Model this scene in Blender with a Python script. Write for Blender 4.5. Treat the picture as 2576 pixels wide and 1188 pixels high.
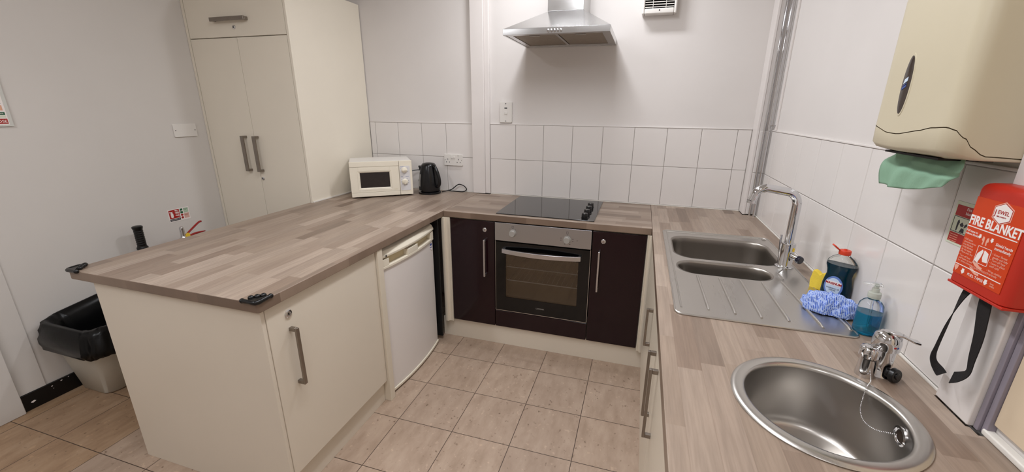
import bpy, bmesh, math, random
from mathutils import Vector, Matrix, noise
random.seed(7)
PI = math.pi
SC = bpy.context.scene
COL = SC.collection
for o in list(bpy.data.objects): bpy.data.objects.remove(o)

# ------------------------------------------------------------------ camera
YAW, PITCH, ROLL = -0.2871, -0.2936, 0.0098
FPX, PX, PY = 1018.57, 1304.66, 581.43
CAM = Vector((-0.72, -2.8674, 1.527))
_f = Vector((math.sin(YAW)*math.cos(PITCH), math.cos(YAW)*math.cos(PITCH), math.sin(PITCH)))
_r = Vector((math.cos(YAW), -math.sin(YAW), 0)); _u = _r.cross(_f)
_c, _s = math.cos(ROLL), math.sin(ROLL)
RT = _c*_r + _s*_u; UP = -_s*_r + _c*_u
cd = bpy.data.cameras.new('camera'); co = bpy.data.objects.new('camera', cd); COL.objects.link(co)
M = Matrix.Identity(4)
for i in range(3):
    M[i][0] = RT[i]; M[i][1] = UP[i]; M[i][2] = -_f[i]; M[i][3] = CAM[i]
co.matrix_world = M
cd.sensor_fit = 'HORIZONTAL'; cd.sensor_width = 36; cd.lens = 36*FPX/2576
cd.shift_x = -(PX-1288)/2576; cd.shift_y = (PY-594)/2576; cd.clip_start = 0.02
SC.camera = co

# ------------------------------------------------------------------ world, colour, light
SC.view_settings.view_transform = 'Standard'; SC.view_settings.look = 'None'
SC.view_settings.gamma = 1.0; SC.view_settings.use_curve_mapping = False
SC.view_settings.exposure = 0.0
w = bpy.data.worlds.new('world'); SC.world = w; w.use_nodes = True
w.node_tree.nodes['Background'].inputs[0].default_value = (0.9, 0.92, 1.0, 1)
w.node_tree.nodes['Background'].inputs[1].default_value = 0.05
CEIL = 2.75
def area_light(name, loc, sx, sy, power, col=(0.985, 1.0, 1.045)):
    d = bpy.data.lights.new(name, 'AREA'); d.shape = 'RECTANGLE'; d.size = sx; d.size_y = sy
    d.energy = power; d.color = col
    o = bpy.data.objects.new(name, d); COL.objects.link(o); o.location = loc
    return o
LAMPS = [  # x, y, size x, size y, power : ceiling fittings
    (-1.22, -0.42, 0.60, 0.12, 14),
    (-1.25, -1.90, 0.16, 1.30, 22.5),
    (-0.70, -4.00, 0.16, 1.20, 7),
    (-2.60, -3.30, 0.16, 1.20, 16)]
for k, (x, y, sx, sy, p) in enumerate(LAMPS):
    area_light('ceiling_lamp_light', (x, y, CEIL-0.075), sx, sy, p)

# ------------------------------------------------------------------ measured dimensions (metres)
H, T = 0.9026, 0.0386           # worktop top, thickness
XI, XP = -0.6197, -1.8881       # inner edges of the right run and of the peninsula
D = 0.612                       # depth of the back run
YE = -1.9537                    # free end of the peninsula
XE = -2.842                     # outer edge of the peninsula
XW = -3.652                     # left wall
XC, YC = -2.819, -0.692         # cupboard side and front
TW, TH, ZM = 0.2063, 0.2494, 1.1661
ZT = ZM+TH
YD = -0.607                     # door fronts of the back run
PLY = -0.5869; PLX = -0.598

# ------------------------------------------------------------------ helpers
OFF = {}
class MB:
    def __init__(s, M=None): s.v = []; s.f = []; s.M = M or Matrix.Identity(4); s.uv = None
    def add(s, vs, fs, M=None):
        MM = s.M @ M if M is not None else s.M
        b = len(s.v); s.v += [MM @ Vector(p) for p in vs]; s.f += [tuple(b+i for i in f) for f in fs]
        return s
    def box(s, x0, x1, y0, y1, z0, z1, M=None):
        x0, x1 = sorted((x0, x1)); y0, y1 = sorted((y0, y1)); z0, z1 = sorted((z0, z1))
        return s.add([(x0,y0,z0),(x1,y0,z0),(x1,y1,z0),(x0,y1,z0),(x0,y0,z1),(x1,y0,z1),(x1,y1,z1),(x0,y1,z1)],
                     [(0,3,2,1),(4,5,6,7),(0,1,5,4),(1,2,6,5),(2,3,7,6),(3,0,4,7)], M)
    def loft(s, rings, cap0=True, cap1=True, M=None, closed=True):
        n = len(rings[0]); vs = [p for r in rings for p in r]; fs = []
        for i in range(len(rings)-1):
            for j in range(n if closed else n-1):
                a = i*n+j; b = i*n+(j+1) % n
                fs.append((a, b, b+n, a+n))
        if cap0: fs.append(tuple(range(n))[::-1])
        if cap1: fs.append(tuple((len(rings)-1)*n+j for j in range(n)))
        return s.add(vs, fs, M)
    def lathe(s, prof, c=(0,0,0), n=32, M=None, sx=1, sy=1, cap0=True, cap1=True):
        rings = [[(c[0]+r*sx*math.cos(2*PI*j/n), c[1]+r*sy*math.sin(2*PI*j/n), c[2]+z) for j in range(n)] for r, z in prof]
        return s.loft(rings, cap0, cap1, M)
    def cyl(s, p0, p1, r0, r1=None, n=24):
        r1 = r0 if r1 is None else r1
        p0, p1 = Vector(p0), Vector(p1); q = (p1-p0).to_track_quat('Z', 'Y').to_matrix().to_4x4()
        L = (p1-p0).length
        return s.lathe([(r0, 0), (r1, L)], n=n, M=Matrix.Translation(p0) @ q)
    def tube(s, pts, r, n=10, smooth=0, caps=True):
        pts = [Vector(p) for p in pts]
        if smooth:
            pts = crspline(pts, smooth)
        rings = []; up = Vector((0, 0, 1)); N = None
        for i, p in enumerate(pts):
            t = (pts[min(i+1, len(pts)-1)]-pts[max(i-1, 0)]).normalized()
            if N is None:
                N = t.cross(up if abs(t.z) < .9 else Vector((1, 0, 0))).normalized()
            else:
                N = (N - t*N.dot(t)).normalized()
            B = t.cross(N); rr = r[i] if isinstance(r, (list, tuple)) else r
            rings.append([p + N*rr*math.cos(2*PI*j/n) + B*rr*math.sin(2*PI*j/n) for j in range(n)])
        return s.loft(rings, caps, caps)
    def ribbon(s, pts, wv, th):
        """strap through pts with width vectors wv (half width) and thickness th"""
        rings = []
        for i, p in enumerate(pts):
            p = Vector(p); wd = Vector(wv[i]); t = (Vector(pts[min(i+1, len(pts)-1)])-Vector(pts[max(i-1, 0)])).normalized()
            n = t.cross(wd).normalized()*th
            rings.append([p-wd-n, p+wd-n, p+wd+n, p-wd+n])
        return s.loft(rings)
    def prism(s, poly, z0, z1, M=None):
        return s.loft([[(x, y, z0) for x, y in poly], [(x, y, z1) for x, y in poly]], M=M)
    def sphere(s, c, r, n=12, sx=1, sy=1, sz=1):
        prof = [(max(1e-5, r*math.sin(PI*i/n)), -r*math.cos(PI*i/n)*sz) for i in range(n+1)]
        return s.lathe(prof, c, n*2, sx=sx, sy=sy)
def crspline(P, k):
    out = []
    for i in range(len(P)-1):
        p0, p1, p2, p3 = P[max(i-1, 0)], P[i], P[i+1], P[min(i+2, len(P)-1)]
        for j in range(k):
            t = j/k
            out.append(0.5*((2*p1)+(p2-p0)*t+(2*p0-5*p1+4*p2-p3)*t*t+(3*p1-p0-3*p2+p3)*t**3))
    out.append(P[-1]); return out
def finish(me, smooth):
    bm = bmesh.new(); bm.from_mesh(me); bmesh.ops.recalc_face_normals(bm, faces=bm.faces)
    bm.to_mesh(me); bm.free()
    if smooth:
        for p in me.polygons: p.use_smooth = True
def part(name, mb, mat, parent=None, bevel=0, smooth=False, label=None, seg=2):
    off = OFF.get(parent, Vector((0, 0, 0)))
    me = bpy.data.meshes.new(name)
    me.from_pydata([v-off for v in mb.v], [], mb.f); me.update()
    finish(me, smooth or bevel > 0)
    me.materials.append(mat)
    o = bpy.data.objects.new(name, me); COL.objects.link(o)
    if parent is not None: o.parent = parent; OFF[o] = off
    if label: o['label'] = label
    if bevel:
        m = o.modifiers.new('bevel', 'BEVEL'); m.width = bevel; m.segments = seg; m.limit_method = 'ANGLE'; m.angle_limit = 0.6
    if smooth or bevel:
        m = o.modifiers.new('edges', 'EDGE_SPLIT') if (smooth and not bevel) else None
        if m: m.split_angle = 0.75
        if bevel: m = o.modifiers.new('wn', 'WEIGHTED_NORMAL'); m.keep_sharp = False
    return o
def thing(name, label, cat, loc=(0, 0, 0), group=None):
    o = bpy.data.objects.new(name, None); COL.objects.link(o); o.location = loc
    o.empty_display_size = 0.05
    o['label'] = label; o['category'] = cat
    if group: o['group'] = group
    OFF[o] = Vector(loc); return o
def single(name, mb, mat, label, cat, loc=None, bevel=0, smooth=False, group=None):
    """a thing that is one mesh, with its origin moved to loc"""
    if loc is None:
        xs = [v.x for v in mb.v]; ys = [v.y for v in mb.v]; zs = [v.z for v in mb.v]
        loc = ((min(xs)+max(xs))/2, (min(ys)+max(ys))/2, min(zs))
    L = Vector(loc); mb.v = [v-L for v in mb.v]
    o = part(name, mb, mat, None, bevel, smooth); o.location = L; OFF[o] = L
    o['label'] = label; o['category'] = cat
    if group: o['group'] = group
    return o
def struct(name, mb, mat, parent=None, bevel=0, smooth=False):
    o = part(name, mb, mat, parent, bevel, smooth)
    if parent is None: o['kind'] = 'structure'; OFF[o] = Vector((0, 0, 0))
    return o
def frame(o, r, u):
    r = Vector(r).normalized(); u = Vector(u).normalized(); n = r.cross(u); M = Matrix.Identity(4)
    for i in range(3): M[i][0] = r[i]; M[i][1] = u[i]; M[i][2] = n[i]; M[i][3] = o[i]
    return M
def on_back(x, z, y=0.0): return frame((x, y, z), (1, 0, 0), (0, 0, 1))
def on_right(y, z, x=0.0): return frame((x, y, z), (0, -1, 0), (0, 0, 1))
def on_left(y, z, x=XW): return frame((x, y, z), (0, 1, 0), (0, 0, 1))
def text(name, s, size, mat, parent, M, align='LEFT', ext=0.0003, width=None, bold=0.0, label=None):
    c = bpy.data.curves.new(name, 'FONT'); c.body = s; c.size = size; c.align_x = align; c.extrude = ext; c.offset = bold
    c.resolution_u = 3
    t = bpy.data.objects.new(name, c); COL.objects.link(t)
    bpy.context.view_layer.update()
    me = bpy.data.meshes.new_from_object(t.evaluated_get(bpy.context.evaluated_depsgraph_get()))
    bpy.data.objects.remove(t)
    sx = 1.0
    if width:
        xs = [v.co.x for v in me.vertices]; sx = width/max(1e-6, max(xs)-min(xs))
    off = OFF.get(parent, Vector((0, 0, 0)))
    for v in me.vertices: v.co = (M @ Vector((v.co.x*sx, v.co.y, v.co.z))) - off
    me.materials.clear(); me.materials.append(mat)
    o = bpy.data.objects.new(name, me); COL.objects.link(o); o.parent = parent; OFF[o] = off
    if label: o['label'] = label
    return o
def rrect(x0, x1, y0, y1, r, n=6):
    pts = []
    for cx, cy, a in ((x1-r, y1-r, 0), (x0+r, y1-r, PI/2), (x0+r, y0+r, PI), (x1-r, y0+r, 1.5*PI)):
        for i in range(n+1):
            t = a+PI/2*i/n; pts.append((cx+r*math.cos(t), cy+r*math.sin(t)))
    return pts
def slab_with_holes(outer, holes, z0, z1):
    """plate between z0 and z1 with through holes"""
    bm = bmesh.new()
    loops = [outer]+holes; edges = []; lv = []
    for lp in loops:
        vs = [bm.verts.new((x, y, z1)) for x, y in lp]; lv.append(vs)
        for i in range(len(vs)): edges.append(bm.edges.new((vs[i], vs[(i+1) % len(vs)])))
    bmesh.ops.triangle_fill(bm, use_beauty=True, use_dissolve=False, edges=edges)
    bm.verts.index_update()
    mb = MB(); top = [tuple(v.index for v in f.verts) for f in bm.faces]; vs = [v.co.copy() for v in bm.verts]; n = len(vs)
    mb.v = vs+[Vector((v.x, v.y, z0)) for v in vs]
    mb.f = top+[tuple(i+n for i in f[::-1]) for f in top]
    for L in lv:
        idx = [v.index for v in L]
        for i in range(len(idx)):
            a, b = idx[i], idx[(i+1) % len(idx)]; mb.f.append((a, b, b+n, a+n))
    bm.free(); return mb

# ------------------------------------------------------------------ materials
def srgb(r, g, b):
    f = lambda c: (c/255/12.92) if c/255 <= .04045 else ((c/255+.055)/1.055)**2.4
    return (f(r), f(g), f(b), 1)
class Nodes:
    def __init__(s, name):
        s.m = bpy.data.materials.new(name); s.m.use_nodes = True; s.t = s.m.node_tree; s.n = s.t.nodes
        s.b = s.n['Principled BSDF']
    def new(s, typ, **kw):
        n = s.n.new(typ)
        for k, v in kw.items(): setattr(n, k, v)
        return n
    def link(s, a, b): s.t.links.new(a, b)
    def math(s, op, a, b=None, c=None):
        n = s.n.new('ShaderNodeMath'); n.operation = op
        for i, x in enumerate((a, b, c)):
            if x is None: continue
            if isinstance(x, (int, float)): n.inputs[i].default_value = x
            else: s.link(x, n.inputs[i])
        return n.outputs[0]
    def pos(s):
        g = s.n.new('ShaderNodeNewGeometry'); x = s.n.new('ShaderNodeSeparateXYZ'); s.link(g.outputs['Position'], x.inputs[0])
        return g, x.outputs[0], x.outputs[1], x.outputs[2]
    def comb(s, a, b, c):
        n = s.n.new('ShaderNodeCombineXYZ')
        for i, x in enumerate((a, b, c)):
            if isinstance(x, (int, float)): n.inputs[i].default_value = x
            else: s.link(x, n.inputs[i])
        return n.outputs[0]
    def noise(s, vec, scale, detail=3, rough=.5):
        n = s.n.new('ShaderNodeTexNoise'); n.inputs['Scale'].default_value = scale; n.inputs['Detail'].default_value = detail
        n.inputs['Roughness'].default_value = rough
        if vec is not None: s.link(vec, n.inputs['Vector'])
        return n.outputs[0]
    def ramp(s, fac, stops, interp='LINEAR'):
        n = s.n.new('ShaderNodeValToRGB'); e = n.color_ramp.elements; n.color_ramp.interpolation = interp
        while len(e) < len(stops): e.new(0.5)
        for i, (p, c) in enumerate(stops): e[i].position = p; e[i].color = c
        s.link(fac, n.inputs[0]); return n.outputs[0]
    def mix(s, fac, a, b, mode='MIX'):
        n = s.n.new('ShaderNodeMix'); n.data_type = 'RGBA'; n.blend_type = mode
        for k, x in ((0, fac), (6, a), (7, b)):
            if isinstance(x, (int, float)): n.inputs[k].default_value = x
            elif isinstance(x, tuple): n.inputs[k].default_value = x
            else: s.link(x, n.inputs[k])
        return n.outputs[2]
    def bump(s, h, strength, dist=0.002):
        n = s.n.new('ShaderNodeBump'); n.inputs['Strength'].default_value = strength; n.inputs['Distance'].default_value = dist
        s.link(h, n.inputs['Height']); s.link(n.outputs[0], s.b.inputs['Normal'])
def mat(name, col, rough=.5, metal=0, spec=.5, var=0.0, vscale=6, bump=0, bscale=60, coat=0, trans=0, ior=1.45, emit=0, alpha=1):
    N = Nodes(name); b = N.b
    b.inputs['Base Color'].default_value = col; b.inputs['Roughness'].default_value = rough
    b.inputs['Metallic'].default_value = metal; b.inputs['Specular IOR Level'].default_value = spec
    b.inputs['Coat Weight'].default_value = coat; b.inputs['Coat Roughness'].default_value = .05
    b.inputs['Transmission Weight'].default_value = trans; b.inputs['IOR'].default_value = ior
    b.inputs['Alpha'].default_value = alpha
    if emit: b.inputs['Emission Color'].default_value = col; b.inputs['Emission Strength'].default_value = emit
    tc = N.new('ShaderNodeTexCoord').outputs['Object']
    if var:
        f = N.noise(tc, vscale, 4)
        dk = tuple(c*(1-var) for c in col[:3])+(1,)
        N.link(N.ramp(f, [(.3, dk), (.7, col)]), b.inputs['Base Color'])
    if bump: N.bump(N.noise(tc, bscale, 3), bump)
    return N.m
def brushed(name, col, rough, axis=0, strength=.15):
    N = Nodes(name); b = N.b; b.inputs['Metallic'].default_value = 1
    b.inputs['Base Color'].default_value = col
    tc = N.new('ShaderNodeTexCoord').outputs['Object']; sp = N.new('ShaderNodeSeparateXYZ'); N.link(tc, sp.inputs[0])
    sc = [400, 400, 400]; sc[axis] = 6
    v = N.comb(*[N.math('MULTIPLY', sp.outputs[i], sc[i]) for i in range(3)])
    n = N.noise(v, 1, 2); n2 = N.noise(tc, 7, 3)
    r = N.math('MULTIPLY_ADD', n, .05, rough-.025); r = N.math('MULTIPLY_ADD', n2, .07, N.math('SUBTRACT', r, .035))
    N.link(r, b.inputs['Roughness'])
    if strength > .2: N.bump(n, strength, .0004)
    return N.m
WALL = srgb(222, 217, 213)
M_wall = mat('wall_paint', WALL, .75, var=.04, vscale=2.5, bump=.12, bscale=45)
M_wall_left = mat('wall_paint_left_shaded', srgb(213, 208, 202), .75, var=.04, vscale=2.0, bump=.15, bscale=40)  # wall paint with the dimmer light of the left side put into its colour
M_gloss_white = mat('gloss_white_paint', srgb(226, 220, 216), .35, var=.03, bump=.05, bscale=30)
M_ceiling = mat('ceiling_paint', srgb(232, 230, 226), .9, bump=.05)
M_tile = mat('white_glazed_tile', srgb(226, 221, 217), .12, var=.02, vscale=4, bump=.03, bscale=9)
M_grout = mat('tile_grout', srgb(150, 144, 138), .8, bump=.1)
M_cream = mat('cream_laminate', srgb(220, 210, 194), .42, var=.03, vscale=3, bump=.02, bscale=200)
M_cream_tall = mat('cream_laminate_cupboard', srgb(232, 224, 208), .42, var=.03, vscale=3, bump=.02, bscale=200)
M_cream_edge = mat('cream_gloss_edge', srgb(224, 214, 196), .35, var=.03, vscale=3)
M_burg = mat('burgundy_gloss_door', srgb(28, 6, 13), .16, var=.1, spec=.4, coat=.05, bump=.01, bscale=20)
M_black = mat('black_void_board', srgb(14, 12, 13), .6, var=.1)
M_skirt = mat('black_gloss_skirting', srgb(12, 11, 13), .4, var=.2)
M_steel = brushed('brushed_steel', srgb(192, 191, 190), .21, 0)
M_steel_y = brushed('brushed_steel_sink', srgb(200, 197, 192), .29, 1, .1)
M_steel_oven = brushed('oven_panel_steel', srgb(176, 176, 178), .34, 2)
M_bowl = brushed('shaded_bowl_steel', srgb(158, 152, 145), .36, 2, .08)  # sink steel darkened; the shade inside the bowls is put into its colour
M_basin = brushed('polished_basin_steel', srgb(190, 186, 181), .32, 2, .08)
M_nickel = mat('nickel_handle', srgb(150, 142, 134), .32, metal=1, var=.08, vscale=30)
M_handle_bright = mat('satin_handle', srgb(204, 202, 204), .3, metal=1, var=.05, vscale=30)
M_chrome = mat('chrome', srgb(214, 214, 216), .06, metal=1, var=.03)
M_blackgl = mat('black_ceramic_glass', srgb(18, 18, 20), .07, coat=.4, var=.1, vscale=30)
M_ovenblk = mat('oven_black_glass', srgb(6, 6, 7), .09, var=.1)
M_blackpl = mat('black_plastic', srgb(15, 15, 17), .22, var=.15, vscale=20)
M_rubber = mat('black_rubber', srgb(12, 12, 13), .3, var=.15, vscale=20)
M_grey = mat('grey_plastic', srgb(158, 154, 148), .35, var=.04)
M_whitepl = mat('white_plastic', srgb(226, 222, 216), .3, var=.02)
M_creampl = mat('aged_cream_plastic', srgb(232, 224, 206), .35, var=.03)
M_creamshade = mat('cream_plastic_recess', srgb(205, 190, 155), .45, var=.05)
M_mwpanel = mat('microwave_grey_white_panel', srgb(216, 214, 214), .35, var=.02)
M_fridge = mat('fridge_white_enamel', srgb(230, 224, 220), .38, var=.03, vscale=2.5, bump=.05, bscale=90)
M_ink = mat('dark_print', srgb(50, 50, 56), .5, var=.05)
M_white = mat('white_print', srgb(240, 232, 228), .5, var=.02)
M_pale = mat('pale_pink_print', srgb(232, 170, 150), .5, var=.02)
M_red = mat('fire_blanket_red_plastic', srgb(188, 44, 28), .38, var=.06, vscale=9, bump=.03)
M_orange = mat('fire_blanket_orange_label', srgb(206, 64, 20), .35, var=.04, vscale=8)
M_signred = mat('sign_red', srgb(168, 34, 30), .45, var=.03)
M_signgreen = mat('sign_green', srgb(30, 92, 60), .45, var=.03)
M_signpale = mat('photoluminescent_sign', srgb(214, 220, 198), .45, var=.03)
M_peach = mat('sign_peach', srgb(222, 168, 140), .45, var=.03)
M_tissue = mat('green_paper_towel', srgb(136, 172, 146), .95, var=.08, vscale=14, bump=.3, bscale=120)
M_webbing = mat('black_webbing', srgb(24, 20, 20), .85, var=.1, bump=.3, bscale=400)
M_orangecap = mat('orange_red_cap', srgb(212, 62, 30), .4, var=.05)
M_disp = mat('dispenser_beige_plastic', srgb(206, 196, 170), .33, var=.04, vscale=3)
M_dispdark = mat('smoked_window', srgb(66, 56, 50), .15, var=.2, vscale=8)
M_bin = mat('bin_grey_plastic', srgb(196, 192, 180), .45, var=.04, bump=.06, bscale=120)
M_bag = mat('black_bin_bag', srgb(6, 6, 7), .30, spec=.3, var=.2, vscale=30, bump=.35, bscale=26)
M_mark = mat('blue_print', srgb(60, 84, 150), .4, var=.05)
M_labelblue = mat('label_blue', srgb(104, 132, 196), .35, var=.05)
M_labelpale = mat('label_pale_blue', srgb(206, 222, 238), .35, var=.03)
M_sealant = mat('white_sealant', srgb(232, 228, 220), .5, var=.08, vscale=30)
M_yellow = mat('yellow_tag', srgb(232, 196, 60), .45, var=.04)
M_extred = mat('extinguisher_red', srgb(150, 24, 20), .3, var=.05)
M_purple = mat('grey_lilac_paint', srgb(150, 142, 152), .5, var=.12, vscale=9, bump=.15, bscale=30)
M_beigewall = mat('beige_paint_board', srgb(226, 206, 178), .5, var=.05, vscale=4, bump=.05)
M_filter = mat('hood_filter_mesh', srgb(150, 136, 120), .5, metal=.6, var=.15, vscale=60, bump=.4, bscale=500)
M_cavity = mat('oven_cavity_enamel', srgb(120, 108, 92), .5, var=.1)
M_glassdark = mat('oven_window_glass', srgb(118, 110, 98), .06, metal=1, alpha=.5)
M_lampglow = mat('lamp_diffuser', (.985, 1.0, 1.045, 1), .5, emit=6.0)
M_clear = mat('clear_plastic', (.93, .96, .96, 1), .06, trans=1, ior=1.25)
M_soapliq = mat('blue_soap', srgb(20, 150, 190), .1, trans=.75, ior=1.3)
M_dishliq = mat('dark_teal_liquid', srgb(14, 60, 78), .06, trans=.35, ior=1.3)

def worktop_mat(name, along, across):
    N = Nodes(name); g, x, y, z = N.pos(); b = N.b
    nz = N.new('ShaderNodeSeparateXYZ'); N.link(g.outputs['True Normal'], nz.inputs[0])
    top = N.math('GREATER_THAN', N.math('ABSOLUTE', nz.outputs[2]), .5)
    A = {'x': x, 'y': y}[along]; B = {'x': x, 'y': y}[across]
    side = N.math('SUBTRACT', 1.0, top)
    al = N.math('ADD', N.math('MULTIPLY', A, top), N.math('MULTIPLY', N.math('ADD', x, y), side))
    ac = N.math('ADD', N.math('MULTIPLY', B, top), N.math('MULTIPLY', -3.3, side))
    row = N.math('FLOOR', N.math('DIVIDE', ac, .058))
    w1 = N.new('ShaderNodeTexWhiteNoise'); w1.noise_dimensions = '1D'; N.link(row, w1.inputs['W'])
    a2 = N.math('MULTIPLY_ADD', w1.outputs['Value'], 9.0, N.math('DIVIDE', al, .36))
    colm = N.math('FLOOR', a2)
    w2 = N.new('ShaderNodeTexWhiteNoise'); w2.noise_dimensions = '2D'; N.link(N.comb(row, colm, 0), w2.inputs['Vector'])
    rnd = w2.outputs['Value']
    base = N.ramp(rnd, [(0, srgb(154, 136, 120)), (.22, srgb(166, 149, 134)), (.5, srgb(138, 119, 104)), (.75, srgb(176, 159, 144)), (1, srgb(114, 96, 82))])
    gv = N.comb(N.math('MULTIPLY', ac, 55), N.math('MULTIPLY', al, 3.2), N.math('MULTIPLY', rnd, 37))
    gr = N.noise(gv, 1.6, 5, .62)
    gr2 = N.noise(N.comb(N.math('MULTIPLY', ac, 190), N.math('MULTIPLY', al, 9), rnd), 1, 2)
    col = N.mix(1.0, base, N.ramp(gr, [(.28, (.80, .79, .78, 1)), (.62, (1.04, 1.03, 1.02, 1))]), 'MULTIPLY')
    col = N.mix(.5, col, N.ramp(gr2, [(.35, (.86, .85, .84, 1)), (.6, (1, 1, 1, 1))]), 'MULTIPLY')
    fr = N.math('FRACT', N.math('DIVIDE', ac, .058)); fr = N.math('ABSOLUTE', N.math('SUBTRACT', fr, .5))
    seam = N.math('GREATER_THAN', fr, .485)
    col = N.mix(N.math('MULTIPLY', seam, .25), col, srgb(118, 98, 84))
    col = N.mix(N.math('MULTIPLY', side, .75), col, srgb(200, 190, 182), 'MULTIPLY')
    N.link(col, b.inputs['Base Color']); b.inputs['Roughness'].default_value = .38
    N.bump(gr2, .12, .0005)
    return N.m
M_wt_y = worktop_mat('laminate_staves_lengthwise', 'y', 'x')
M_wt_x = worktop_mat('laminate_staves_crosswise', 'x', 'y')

def floor_mat():
    N = Nodes('vinyl_floor_tiles'); g, x, y, z = N.pos(); b = N.b; F = .2959
    u = N.math('DIVIDE', N.math('SUBTRACT', x, -1.7814), F); v = N.math('DIVIDE', N.math('SUBTRACT', y, -.8102), F)
    cu, cv = N.math('FLOOR', u), N.math('FLOOR', v)
    w_ = N.new('ShaderNodeTexWhiteNoise'); w_.noise_dimensions = '2D'; N.link(N.comb(cu, cv, 0), w_.inputs['Vector']); rnd = w_.outputs['Value']
    fu = N.math('ABSOLUTE', N.math('SUBTRACT', N.math('FRACT', u), .5)); fv = N.math('ABSOLUTE', N.math('SUBTRACT', N.math('FRACT', v), .5))
    line = N.math('GREATER_THAN', N.math('MAXIMUM', fu, fv), .4945)
    pos = g.outputs['Position']
    par = N.math('FRACT', N.math('MULTIPLY', N.math('ADD', cu, cv), .5)); par = N.math('GREATER_THAN', par, .25)
    st = N.comb(N.math('MULTIPLY', x, 9), N.math('MULTIPLY', y, 3.2), N.math('MULTIPLY', rnd, 20))
    n1 = N.noise(st, 2.2, 5, .6); n2 = N.noise(N.comb(N.math('MULTIPLY', x, 1.2), y, rnd), 38, 3, .6); n3 = N.noise(pos, 3, 2)
    cA = N.ramp(n1, [(.3, srgb(160, 138, 119)), (.5, srgb(172, 150, 131)), (.72, srgb(182, 161, 142))])
    left = N.math('LESS_THAN', x, -1.7814-4*F+.001)
    cB = N.ramp(n1, [(.3, srgb(148, 118, 90)), (.5, srgb(166, 136, 106)), (.72, srgb(178, 150, 121))])
    col = N.mix(left, cA, cB)
    col = N.mix(N.math('MULTIPLY', N.math('ABSOLUTE', N.math('SUBTRACT', rnd, .5)), .35), col, srgb(150, 132, 120))
    col = N.mix(.6, col, N.ramp(n3, [(.3, (.93, .92, .91, 1)), (.7, (1.03, 1.03, 1.02, 1))]), 'MULTIPLY')
    col = N.mix(.8, col, N.ramp(n2, [(.26, srgb(150, 136, 124)), (.36, (1, 1, 1, 1)), (.62, (1, 1, 1, 1)), (.70, (1.28, 1.28, 1.28, 1))]), 'MULTIPLY')
    col = N.mix(line, col, srgb(70, 54, 44))
    N.link(col, b.inputs['Base Color']); N.link(N.math('MULTIPLY_ADD', n2, .2, .38), b.inputs['Roughness'])
    N.bump(N.math('SUBTRACT', 1.0, line), .3, .001)
    return N.m
M_floor = floor_mat()
def check_cloth():
    N = Nodes('blue_checked_cloth'); b = N.b
    tc = N.new('ShaderNodeUVMap').outputs[0]; sp = N.new('ShaderNodeSeparateXYZ'); N.link(tc, sp.inputs[0])
    a = N.math('GREATER_THAN', N.math('FRACT', N.math('MULTIPLY', sp.outputs[0], 40)), .42)
    c = N.math('GREATER_THAN', N.math('FRACT', N.math('MULTIPLY', sp.outputs[1], 40)), .42)
    col = N.mix(N.math('MULTIPLY', a, c), srgb(172, 190, 230), srgb(74, 106, 196))
    N.link(col, b.inputs['Base Color']); b.inputs['Roughness'].default_value = .9; return N.m
M_cloth = check_cloth()

# ================================================================== STRUCTURE
YF = -5.4       # wall behind the camera
struct('floor', MB().box(XW-.1, .2, YF-.1, .1, -.05, 0), M_floor)
struct('ceiling', MB().box(XW-.1, .2, YF-.1, .1, CEIL, CEIL+.05), M_ceiling)
wb = struct('wall_back', MB().box(XW-.1, .2, .006, .12, 0, CEIL), M_wall)
wr = struct('wall_right', MB().box(.006, .12, -1.84, .006, 0, CEIL).box(.012, .12, YF, -1.84, 0, CEIL), M_wall)
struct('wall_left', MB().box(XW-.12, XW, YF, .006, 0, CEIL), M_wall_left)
struct('wall_front', MB().box(XW-.1, .2, YF-.12, YF, 0, CEIL), M_wall)
def tiles(mbt, Mf, us, v0, v1s):
    """bevelled tile plates between column lines us and row bands v1s, on frame Mf"""
    g = .0014
    for i in range(len(us)-1):
        for a, b in v1s:
            u0, u1 = us[i]+g, us[i+1]-g; c, d = a+g, b-g; e = .0016
            if u1-u0 < .004: continue
            r0 = [(u0, c, -.005), (u1, c, -.005), (u1, d, -.005), (u0, d, -.005)]
            r1 = [(u0, c, -e), (u1, c, -e), (u1, d, -e), (u0, d, -e)]
            r2 = [(u0+e, c+e, 0), (u1-e, c+e, 0), (u1-e, d-e, 0), (u0+e, d-e, 0)]
            mbt.loft([r0, r1, r2], M=Mf)
bands = [(H+.004, ZM), (ZM, ZT)]
t1 = MB(); lx, bx = -2.7686, -1.5963
tiles(t1, on_back(0, 0), [XC+.003]+[lx+i*TW for i in range(4)]+[-1.925], 0, bands)
tiles(t1, on_back(0, 0), [-1.791]+[bx+i*TW for i in range(8)]+[-.074], 0, bands)
part('splashback_tiles', t1, M_tile, wb, smooth=False)
part('splashback_grout', MB().box(XC+.002, -.07, .0022, .0058, H-.03, ZT), M_grout, wb)
t2 = MB(); ys = [.0, .195]+[1.0556+TW*k for k in range(-4, 4)]
ys = [0.0]+[round(1.0556+TW*k, 4) for k in range(-5, 4)]+[1.838]
tiles(t2, on_right(0, 0), ys, 0, bands)
part('splashback_tiles', t2, M_tile, wr)
part('splashback_grout', MB().box(.0022, .0058, -1.838, 0, H-.03, ZT), M_grout, wr)
# white paint bead over the tiles
struct('trim_1', MB().box(XC+.003, -1.926, -.002, .006, ZT, ZT+.007).box(-1.79, -.074, -.002, .006, ZT, ZT+.007), M_gloss_white, bevel=.0015)
struct('trim_2', MB().box(-.002, .006, -1.838, -.13, ZT, ZT+.007), M_gloss_white, bevel=.0015)
# vertical boxing on the back wall
struct('trim_3', MB().box(-1.925, -1.828, -.026, .006, H+.002, CEIL-.01).box(-1.828, -1.792, -.014, .006, H+.002, CEIL-.01), M_gloss_white, bevel=.003)
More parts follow.
